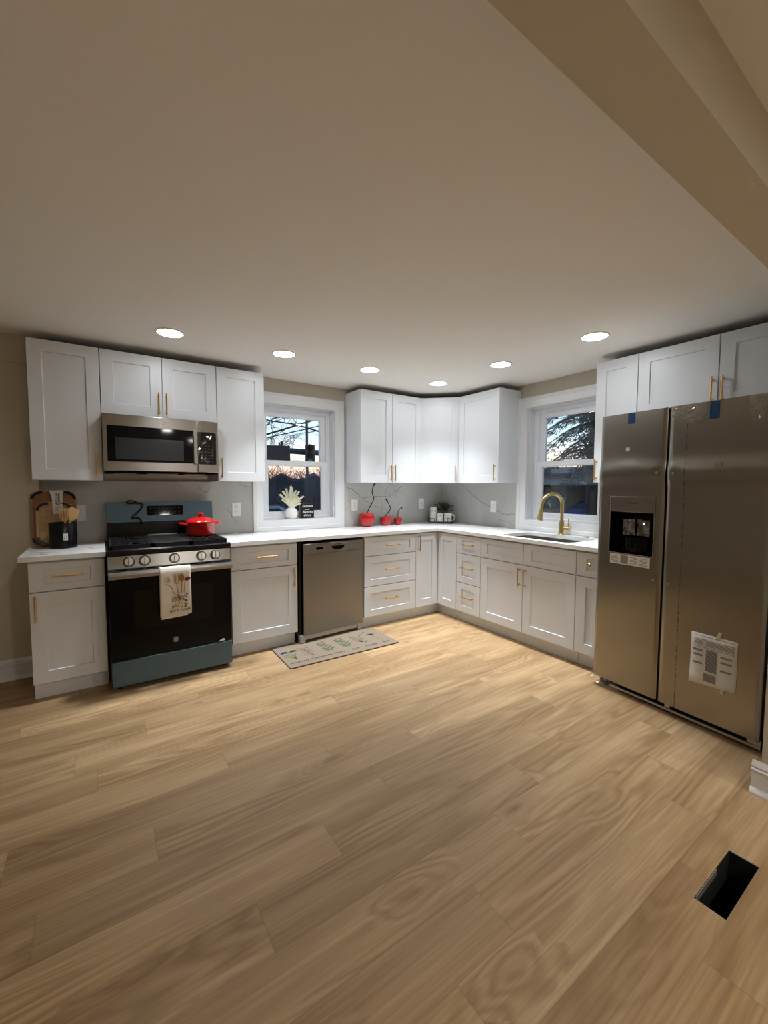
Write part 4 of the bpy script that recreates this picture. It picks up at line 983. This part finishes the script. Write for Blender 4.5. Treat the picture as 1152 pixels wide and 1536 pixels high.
def utensil(name, label, base, tip, kind, twist=0):
    base = Vector(base); tip = Vector(tip); d = tip - base; L_ = d.length
    t = bpy.data.objects.new(name, None); C.objects.link(t); t.location = base; t.empty_display_size = .03
    qd = d.to_track_quat('Z', 'Y'); t.rotation_mode = 'QUATERNION'; from mathutils import Quaternion
    t.rotation_quaternion = qd @ Quaternion((0, 0, 1), twist); tag(t, label, 'utensil')
    MB().tube([(0, 0, 0), (0, 0, L_ * .4), (0, 0, L_ - .085)], [.007, .006, .0055], 10).build('handle', BAMB, t)
    h0 = L_ - .09; m = MB()
    if kind == 'slot':
        hw = .030; m.prism([(-.008, h0), (-hw * .9, h0 + .025), (-hw, h0 + .085), (-hw * .8, h0 + .092), (hw * .8, h0 + .092), (hw, h0 + .085), (hw * .9, h0 + .025), (.008, h0)], -.003, .003, 'y')
        for s in (-.015, 0, .015): m.box(s - .0028, s + .0028, -.0036, .0036, h0 + .028, h0 + .080, m=1)
    elif kind == 'flat': m.prism([(-.008, h0), (-.028, h0 + .03), (-.026, h0 + .085), (.030, h0 + .095), (.028, h0 + .03), (.008, h0)], -.003, .003, 'y')
    else:
        m.lathe([(0, -.048), (.012, -.043), (.024, -.02), (.027, .005), (.022, .032), (.010, .046), (0, .048)], 20, T=Matrix.Translation((0, 0, h0 + .046)) @ Matrix.Scale(.28, 4, (0, 1, 0)))
    m.build('head', [BAMB, WOODM], t)
utensil('slotted_spatula', 'slotted bamboo spatula standing in the crock, in front of the others', (-3.735, -.250, .928), (-3.742, -.285, 1.182), 'slot', 0)
utensil('flat_spatula', 'flat bamboo spatula leaning right out of the crock', (-3.775, -.262, .928), (-3.672, -.262, 1.180), 'flat', PI / 2)
utensil('wooden_spoon', 'bamboo spoon standing behind the slotted spatula in the crock', (-3.752, -.265, .928), (-3.700, -.228, 1.185), 'spoon', PI / 2)
# shrink-wrapped nest of wooden trays
def tray_thing():
    t = thing('wooden_tray_set', 'shrink-wrapped nest of wooden trays with black handles leaning behind the crock', 'tray', (-3.803, -.168, ZK1 + .006)); t.rotation_euler = (math.radians(-4), 0, 0)
    def tray(wd, ht, x, z, y, m_, nm):
        o_ = rrect(x - wd / 2, x + wd / 2, z, z + ht, .055, 6); i_ = rrect(x - wd / 2 + .014, x + wd / 2 - .014, z + .014, z + ht - .014, .045, 6); n = len(o_); mb = MB()
        vs = [(p[0], y, p[1]) for p in o_] + [(p[0], y - .022, p[1]) for p in o_] + [(p[0], y - .022, p[1]) for p in i_] + [(p[0], y - .006, p[1]) for p in i_]
        fs = [(L * n + i, L * n + (i + 1) % n, (L + 1) * n + (i + 1) % n, (L + 1) * n + i) for L in range(3) for i in range(n)] + [tuple(range(n)), tuple(3 * n + i for i in range(n))]
        mb.add(vs, fs, 0); q_ = mb.build(nm, [m_], t)
        for sx_ in (-1, 1):
            for zz, sz in ((z + ht - .035, 1), (z + .035, -1)):
                c0 = x + sx_ * (wd / 2 - .035)
                MB().tube(smooth_path([(c0 - sx_ * .030, y - .022, zz + sz * .026), (c0, y - .034, zz + sz * .018), (c0 + sx_ * .022, y - .030, zz - sz * .004), (c0 + sx_ * .026, y - .022, zz - sz * .02)], 4), .008, 10).build('tray_handle', MBLACK, q_)
        return q_
    tray(.255, .385, 0, .0, .028, WOODM, 'large_tray'); tray(.205, .30, .004, .006, .004, WOODL, 'small_tray')
    cd_ = MB().prism([(-.022, .385), (.052, .385), (.050, .22), (-.006, .22), (-.008, .33)], -.0275, -.0262, 'y').build('label_card', PAPER, t)
    m = MB(); rr2 = random.Random(3)
    m.ribbon([(.030, -.0280, .365), (.028, -.0280, .325), (.022, -.0280, .28)], .003, (0, -1, 0))
    for k in range(7):
        z = .285 + k * .012
        for s in (-1, 1):
            m.ribbon([(.024, -.0280, z), (.024 + s * .009, -.0280, z + .007), (.024 + s * .015, -.0280, z + .010)], [.002, .006, .001], (0, -1, 0))
    for cx, cz in ((.012, .262), (.030, .268), (.040, .255), (.020, .246)): m.lathe([(.006, 0), (.006, .0005), (.004, .0005), (.004, 0)], 12, T=face_front(cx, -.0278, cz), close=True)
    m.build('olive_print', GREENINK, cd_, smooth=0, recalc=False)
    rr2 = random.Random(8); fm = MB(); vs = []
    for i in range(9):
        for j in range(11): vs.append((-.105 + .21 * i / 8, -.040 - rr2.uniform(0, .004), .01 + .30 * j / 10))
    fm.add(vs, [(i * 11 + j, i * 11 + j + 1, i * 11 + j + 12, i * 11 + j + 11) for i in range(8) for j in range(10)]); fm.build('shrink_wrap', WRAP, t, smooth=0, recalc=False)
tray_thing()

# window sill: vase, dried plumes, little sign
SZ = WZ0 + .0065
t = thing('vase', 'round white vase on the sill of the left window', 'vase', (-1.967, .040, SZ))
MB().lathe([(0, 0), (.038, 0), (.052, .012), (.061, .038), (.062, .062), (.054, .088), (.036, .106), (.026, .112), (.026, .124), (.022, .124), (.022, .112), (.03, .10), (0, .02)], 36).build('vase_body', CERAM, t, smooth=70)
fl = thing('dried_flowers', 'cream feathery dried plumes standing in the white vase', 'flowers', (-1.967, .040, SZ + .10))
rr_ = random.Random(12)
def plume(tip, wd):
    m = MB(); tip = Vector(tip); pts = [Vector((0, 0, 0)), Vector((tip.x * .25, tip.y * .25, tip.z * .42)), tip]; sp = smooth_path(pts, 12)
    m.tube(sp, .0015, 5); n = len(sp)
    for i in range(4, n):
        for _ in range(9):
            u = i / (n - 1); sc = wd * (1.1 - .75 * u) * rr_.uniform(.6, 1.1); a = rr_.uniform(0, 2 * PI)
            d = Vector((math.cos(a), math.sin(a), .25)).normalized() + (sp[i] - sp[i - 1]).normalized() * .9; d.normalize()
            p0 = sp[i] + Vector((rr_.uniform(-.002, .002),) * 3); b1 = d.cross(Vector((.3, .5, .8))).normalized(); b2 = d.cross(b1); w_ = sc * .24
            mid = p0 + d * sc * .5; m.add([p0, mid + b1 * w_, mid + b2 * w_, mid - b1 * w_, mid - b2 * w_, p0 + d * sc], [(0, 1, 2), (0, 2, 3), (0, 3, 4), (0, 4, 1), (5, 2, 1), (5, 3, 2), (5, 4, 3), (5, 1, 4)])
    m.build('plume', PLUME, fl, smooth=0, recalc=False)
for tip in ((-.004, 0, .215), (-.05, .01, .19), (-.085, -.01, .165), (-.115, 0, .135), (.045, 0, .17), (.075, -.01, .165), (.125, 0, .115), (.10, .01, .07), (-.09, 0, .085), (-.025, -.03, .17), (.02, -.03, .15), (.06, -.025, .11), (-.06, -.03, .11), (0, .03, .18), (.02, .02, .20), (.08, -.02, .045)): plume(tip, .046)
t = thing('block_sign', 'small black block sign with white script beside the vase', 'sign', (-1.800, .052, SZ), math.radians(-6))
MB().box(-.072, .072, -.018, .018, 0, .150).build('block', BOXWOOD, t, bevel=.001)
MB().box(-.0715, .0715, -.0195, -.0178, .0005, .1495).build('face', MBLACK, t)
m = MB()
for tx, sz, z, x in (('Sunsets', .036, .122, 0), ('are my', .016, .090, 0), ('favorite', .036, .063, .004), ('things', .032, .030, 0)): m.mesh(text_mesh(tx, sz, .35, bold=.0006), face_front(x, -.0200, z), 0)
m.build('lettering', WHITETXT, t, smooth=0, recalc=False)

# ---------------------------------------------------------------- floor things
t = thing('floor_mat', 'tan woven floor mat printed with herbs in front of the dishwasher', 'rug', (-1.928, -.822, 0), math.radians(.3))
t.rotation_euler = (0, 0, math.radians(-1.2))
HW, HH = .487, .232
MB().prism(rrect(-HW, HW, -HH, HH, .014), .0002, .0055).build('backing', RUBBER, t)
MB().prism(rrect(-HW + .003, HW - .003, -HH + .003, HH - .003, .014), .0055, .0085).build('mat_top', JUTE, t)
m = MB(); zt = .0090; rr_ = random.Random(14)
def st(pts, wd, mi): m.ribbon([(x, y, zt) for x, y in pts], wd, (0, 0, 1), mi)
def leaf(x, y, a, L_, wd, mi):
    c, s_ = math.cos(a), math.sin(a); st([(x, y), (x + c * L_ * .35, y + s_ * L_ * .35), (x + c * L_ * .7, y + s_ * L_ * .7), (x + c * L_, y + s_ * L_)], [.001, wd, wd * .7, .0005], mi)
herbs = [(-.40, 1), (-.26, 3), (-.09, 2), (.07, 2), (.22, 4), (.37, 5)]
for hx, kd in herbs:
    by = -.11
    st([(hx + .02, by), (hx + .005, by + .09), (hx - .01, by + .19)], .006, 0 if kd == 3 else 1)
    if kd == 1:
        for q_ in (-.06, -.03, .03, .05): st([(hx + .018, by + .02), (hx + q_ * .6, by + .09), (hx + q_, by + .17 - abs(q_))], .006, 1)
        for fx, mi in ((-.03, 2), (.045, 1)):
            for k in range(7): leaf(hx + fx, by + .165, PI * k / 6, .038, .020, mi)
        for k in range(4): leaf(hx - .05 + .01 * k, by + .05 + .02 * k, 2.3, .03, .008, 1)
    elif kd == 2:
        for k in range(9): s_ = 1 if k % 2 else -1; leaf(hx + .012 - k * .003, by + .03 + k * .02, PI / 2 - s_ * 1.0, .072 - .003 * k, .026, 1)
        for k in range(4): leaf(hx - .03 + .02 * k, by + .22, .6 * k, .02, .01, 0)
    elif kd == 3:
        for k in range(12): s_ = 1 if k % 2 else -1; st([(hx + .01, by + .02 + k * .014), (hx + s_ * .045, by + .07 + k * .014)], .005, 3)
    elif kd == 4:
        for k in range(7): s_ = 1 if k % 2 else -1; st([(hx, by + .06 + k * .016), (hx + s_ * .05, by + .10 + k * .016)], .004, 0); leaf(hx + s_ * .05, by + .10 + k * .016, 1 + s_, .02, .010, 0)
        for k in range(8): leaf(hx - .02 + .008 * k, by + .05 + .01 * (k % 3), k * .8, .028, .012, 1)
    else:
        for k in range(5): leaf(hx - .005, by + .15, .3 + k * .55, .05, .02, 1 if k > 1 else 0)
        leaf(hx - .06, by + .21, 3.0, .03, .012, 0); leaf(hx - .05, by + .24, .3, .04, .014, 0)
for tx, x in (('Rosemary', -.385), ('Chamomile', -.205), ('Thyme', -.050), ('Sage', .10), ('Parsley', .25), ('Basil', .40)):
    m.mesh(text_mesh(tx, .038, .35, bold=.0009), Matrix.Translation((x, -.155, zt)), 0)
m.build('herb_print', [INK, GREENINK, BLUEINK, HERBINK], t, smooth=0, recalc=False)

t = thing('floor_vent_hole', 'open rectangular floor vent hole with a dark sheet metal duct at lower right', 'vent', (REG[0], REG[2], -.30))
rx, ry = REG[1] - REG[0], REG[3] - REG[2]
m = MB(); m.box(0, rx, 0, ry, -.004, 0)
m.box(-.003, 0, -.003, ry + .003, 0, .295).box(rx, rx + .003, -.003, ry + .003, 0, .295).box(0, rx, -.003, 0, 0, .295).box(0, rx, ry, ry + .003, 0, .295)
m.build('duct', DUCT, t)
m = MB().box(.002, .004, .004, ry - .004, .255, .297).box(.01, rx * .6, ry - .003, ry - .001, .275, .298); m.build('bent_tab', GALV, t)
MB().prism([(.06, .01), (.13, .012), (.12, .05), (.07, .055)], .0005, .004).build('debris', GREENINK, t)

# ---------------------------------------------------------------- outdoors
GZ = -.70
o = struct('ground', MB().box(-60, 90, .25, 110, GZ - .2, GZ).box(.3, 90, -40, .25, GZ - .2, GZ), ROADM, smooth=0)
def away(az, d, el=None, z=None):
    a = math.radians(az); x, y = CAM.x + d * math.sin(a), CAM.y + d * math.cos(a)
    return Vector((x, y, CAM.z + d * math.tan(math.radians(el)) if z is None else z))
# bare hedge row
def hedge(az0, az1, d, top):
    p, q = away(az0, d, z=GZ), away(az1, d, z=GZ); H = CAM.z + d * math.tan(math.radians(top)) - GZ
    t = thing('bare_hedge', 'long dark leafless hedge below the sunset, seen through the left window', 'hedge', p); dv = q - p; Ln = dv.length; t.rotation_euler = (0, 0, math.atan2(dv.y, dv.x)); rn = random.Random(4)
    m = MB(); nx = 60; prof = ((-.9, 0), (-1.0, .35), (-.9, .7), (-.5, .95), (0, 1.0), (.5, .92), (.9, .6), (.9, 0)); vs = []; fs = []
    for i in range(nx + 1):
        hh = H * (.86 + .05 * math.sin(i * .55) + rn.uniform(-.03, .03))
        for y, z in prof: vs.append((Ln * i / nx, y * rn.uniform(.85, 1.1), hh * z))
    k = len(prof)
    for i in range(nx):
        for j in range(k - 1): fs.append((i * k + j, (i + 1) * k + j, (i + 1) * k + j + 1, i * k + j + 1))
    m.add(vs, fs); m.build('thicket', HEDGEM, t, smooth=0)
    m = MB()
    for i in range(900):
        p = Vector((Ln * rn.random(), rn.uniform(-.8, .8), H * rn.uniform(.66, .88))); P_ = [p]; d_ = Vector((rn.uniform(-1, 1), rn.uniform(-.5, .5), rn.uniform(.2, 1))).normalized()
        for s_ in range(5): p = p + d_ * rn.uniform(.08, .16); d_ = (d_ + Vector((rn.uniform(-.6, .6), rn.uniform(-.4, .4), rn.uniform(-.3, .4)))).normalized(); P_.append(p)
        m.tube(P_, [.009, .008, .007, .006, .005, .003], 4)
    m.build('twigs', TWIG, t, smooth=0, recalc=False)
hedge(10, 34, 19, 2.3)
# cars
def car(label, pos, rz, paint):
    t = thing('car', label, 'car', pos, rz)
    prof = [(-2.2, .30), (-2.22, .62), (-2.0, .82), (-1.35, .92), (-.75, 1.36), (.55, 1.40), (1.25, .98), (2.05, .84), (2.22, .62), (2.2, .30)]
    m = MB(); n = len(prof); vs = []
    for y, k in ((-.86, .0), (-.80, 1), (.80, 1), (.86, 0)):
        for x, z in prof: vs.append((x * (1 if k == 0 else .99), y * (1 if z < 1.0 else .82), z if k or z < 1.0 else z - .05))
    fs = [(L * n + i, L * n + i + 1, (L + 1) * n + i + 1, (L + 1) * n + i) for L in range(3) for i in range(n - 1)] + [tuple(range(n))[::-1], tuple(3 * n + i for i in range(n)), tuple(L * n for L in range(4)), tuple(L * n + n - 1 for L in range(4))]
    m.add(vs, fs); m.build('car_body', paint, t, bevel=.03)
    for s in (-1, 1): MB().prism([(-1.2, .95), (-.70, 1.30), (.50, 1.33), (1.12, 1.0)], s * .735, s * .80, 'y').build('side_window', CARGLASS, t)
    for wx in (-1.35, 1.35):
        for s in (-1, 1): MB().cyl((wx, s * .68, .32), (wx, s * .87, .32), .32, n=24).build('wheel', MBLACK, t)
car('grey-blue parked car seen through the lower left of the left window', away(18.0, 14.2, z=GZ), math.radians(-20), CARGREY)
hloc = away(59.5, 19, z=GZ); hr = math.radians(-58)
car('dark blue parked car under the carport, seen through the sink window', hloc + Vector((math.cos(hr), math.sin(hr), 0)) * .75 + Vector((-math.sin(hr), math.cos(hr), 0)) * 2.0, hr, CARBLUE)
# traffic signal on its mast arm, sign board, wires
p0, p1 = away(12, 12.6, 5.0), away(31, 13.6, 4.05)
t = thing('traffic_signal', 'traffic signal with a lit green lens on a mast arm, seen through the left window', 'traffic light', p1.xy.to_3d() + Vector((0, 0, GZ)))
B0 = t.location.copy()
MB().cyl((0, 0, 0), (0, 0, p1.z - GZ + .6), .13, .10, 18).build('mast', SIGNM, t)
MB().cyl(p0 - B0, p1 - B0, .075, .095, 14).build('mast_arm', SIGNM, t)
sg = away(24.3, 12.9, 4.3) - B0; an = math.radians(-24.3)
T = Matrix.Translation(sg) @ Matrix.Rotation(an, 4, 'Z')
hd = MB().box(-.14, .14, -.22, -.08, -.40, .24, T=T).build('signal_head', SIGNM, t, bevel=.02)
for k, mm in enumerate((MBLACK, MBLACK, GREENLENS)):
    Tz = T @ Matrix.Translation((0, -.22, .14 - .21 * k)) @ Matrix.Rotation(PI / 2, 4, 'X')
    MB().lathe([(.085, 0), (.07, .012), (0, .018)], 20, T=Tz).build('lens', mm, hd)
    vis = MB(); vs = []
    for q_ in range(11):
        a = -.2 + (PI + .4) * q_ / 10
        vs += [Tz @ Vector((.098 * math.cos(a), .098 * math.sin(a), 0)), Tz @ Vector((.098 * math.cos(a), .098 * math.sin(a), .20))]
    vis.add(vs, [(2 * q_, 2 * q_ + 2, 2 * q_ + 3, 2 * q_ + 1) for q_ in range(10)]); v_ = vis.build('visor', SIGNM, hd, recalc=False); so = v_.modifiers.new('thick', 'SOLIDIFY'); so.thickness = .008
MB().tube([sg + Vector((.30, 0, .32)), sg + Vector((.30, 0, -.42))], .02, 8).build('bracket', SIGNM, t)
sc = away(19.3, 12.4, 4.25)
t = thing('road_sign', 'large dark road sign board hanging on the signal arm, seen through the left window', 'sign', sc, math.radians(-16))
MB().box(-.66, .52, -.03, .03, -.22, .22).build('sign_board', SIGNM, t, bevel=.02)
MB().box(.20, .24, .03, .08, -.2, .32).box(-.4, -.36, .03, .08, -.2, .32).build('sign_bracket', SIGNM, t)
MB().box(.25, .31, -.05, .05, .22, .34).build('camera_stub', SIGNM, t)
tag(MB().cyl(away(23.9, 20.5, z=GZ), away(23.9, 20.5, 14), .07, .05, 12).build('utility_pole', BARK), 'slim utility pole behind the traffic signal, seen through the left window', 'pole')
def cable(label, a, b, sag, r):
    P_ = [a.lerp(b, i / 24) - Vector((0, 0, sag * 4 * (i / 24) * (1 - i / 24))) for i in range(25)]
    tag(MB().tube(P_, r, 6).build('overhead_cable', MBLACK), label, 'cable')
cable('upper overhead cable slanting across the left window', away(9, 15, 3.7), away(33, 15, 11.6), .12, .032)
cable('thinner lower overhead cable slanting across the left window', away(9, 15.6, 4.1), away(33, 15.6, 10.0), .12, .02)
# bare street tree
t = thing('bare_tree', 'leafless street tree with dark branches across the left window', 'tree', away(30.5, 9.5, z=GZ))
m = MB(); rn = random.Random(33)
def limb(p, d, r, L_, depth):
    P_ = [p]; R_ = [r]; q_ = p.copy(); dd = d.normalized(); n = 6
    for i in range(n):
        dd = (dd + Vector((rn.uniform(-.22, .22), rn.uniform(-.22, .22), rn.uniform(-.16, .14)))).normalized(); q_ = q_ + dd * L_ / n; P_.append(q_.copy()); R_.append(r * (1 - .6 * (i + 1) / n))
        if depth > 0 and i > 0:
            for _ in range(2 if depth < 3 else 1):
                sd = (dd + Vector((rn.uniform(-1, 1), rn.uniform(-1, 1), rn.uniform(-.7, .5)))).normalized(); limb(q_.copy(), sd, max(.004, R_[-1] * .5), L_ * rn.uniform(.42, .62), depth - 1)
    m.tube(P_, R_, 7 if r > .03 else 4)
m.cyl((0, 0, 0), (0, 0, 3.4), .17, .13, 14)
wd_ = (away(20, 9.3, 8.6) - t.location)
limb(Vector((0, 0, 2.95)), Vector((-.8, .1, .42)), .075, 2.5, 3)
limb(Vector((0, 0, 3.2)), Vector((-.9, -.25, .55)), .06, 2.6, 3)
limb(Vector((0, 0, 3.0)), Vector((-.9, .3, .25)), .022, 2.8, 3)
limb(Vector((0, 0, 3.3)), Vector((-.7, .0, .8)), .024, 2.6, 3)
limb(Vector((0, 0, 3.4)), Vector((.2, .3, 1)), .11, 2.2, 2)
m.build('branches', BARK, t, smooth=0, recalc=False)
# conifer outside the right window
t = thing('conifer_tree', 'large drooping conifer seen through the sink window', 'tree', away(61.0, 9.6, z=GZ))
MB().cyl((0, 0, 0), (0, 0, 7.5), .20, .04, 14).build('trunk', BARK, t)
rn = random.Random(6); m = MB()
def spike(p0, d, L_, w_):
    d = d.normalized(); b1 = d.cross(Vector((.1, .2, 1))).normalized(); b2 = d.cross(b1); mid = p0 + d * L_ * .45
    m.add([p0, mid + b1 * w_, mid + b2 * w_ * .5, mid - b1 * w_, mid - b2 * w_ * .5, p0 + d * L_], [(0, 1, 2), (0, 2, 3), (0, 3, 4), (0, 4, 1), (5, 2, 1), (5, 3, 2), (5, 4, 3), (5, 1, 4)])
z = 2.55
while z < 7.0:
    nb = 6
    for k in range(nb):
        a = rn.uniform(0, 2 * PI); L_ = (7.6 - z) * .36 * rn.uniform(.75, 1.1); p = Vector((0, 0, z + rn.uniform(-.1, .1))); h = Vector((math.cos(a), math.sin(a), 0)); pts = []
        for i in range(9):
            u = i / 8; pts.append(p + h * L_ * u + Vector((0, 0, -.42 * L_ * u * u + .08 * math.sin(u * 6) * .3)))
        m.tube(pts, [.022 * (1 - .85 * i / 8) for i in range(9)], 5)
        for i in range(1, 9):
            for s_ in range(24):
                side = Vector((-h.y, h.x, 0)) * rn.uniform(-1, 1); d_ = h * rn.uniform(.3, 1) + side + Vector((0, 0, rn.uniform(-.75, .05))); spike(pts[i] - h * rn.uniform(0, L_ / 8) + side * .10 + Vector((0, 0, -rn.uniform(0, .08))), d_, rn.uniform(.08, .22) * (1.15 - .5 * i / 8), .013)
    z += .215
m.build('boughs', NEEDLE, t, smooth=0, recalc=False)
# neighbouring house
t = thing('neighbour_house', 'grey neighbouring house with a dark open carport, seen through the sink window', 'house', away(59.5, 19, z=GZ), math.radians(-58))
MB().box(-7, -1.6, 0, 5, 0, 2.5).box(-1.6, 5, 4, 5, 0, 2.5).box(4.6, 5, 0, 4, 0, 2.5).box(-1.6, 5, 0, .3, 2.1, 2.5).build('house_wall', SIDING, t)
MB().prism([(-.4, 2.5), (5.4, 2.5), (5.4, 2.6), (2.5, 2.95), (-.4, 2.6)], -7.3, 5.4, 'x').build('roof', ROOFM, t)
m = MB().frame(-3.6, -2.6, .9, 1.7, [(0, .03), (.08, .03), (.08, 0), (0, 0)]); m.build('window_frame', TRIM, t); MB().box(-3.6, -2.6, -.01, .0, .9, 1.7).build('window_pane', CARGLASS, t)
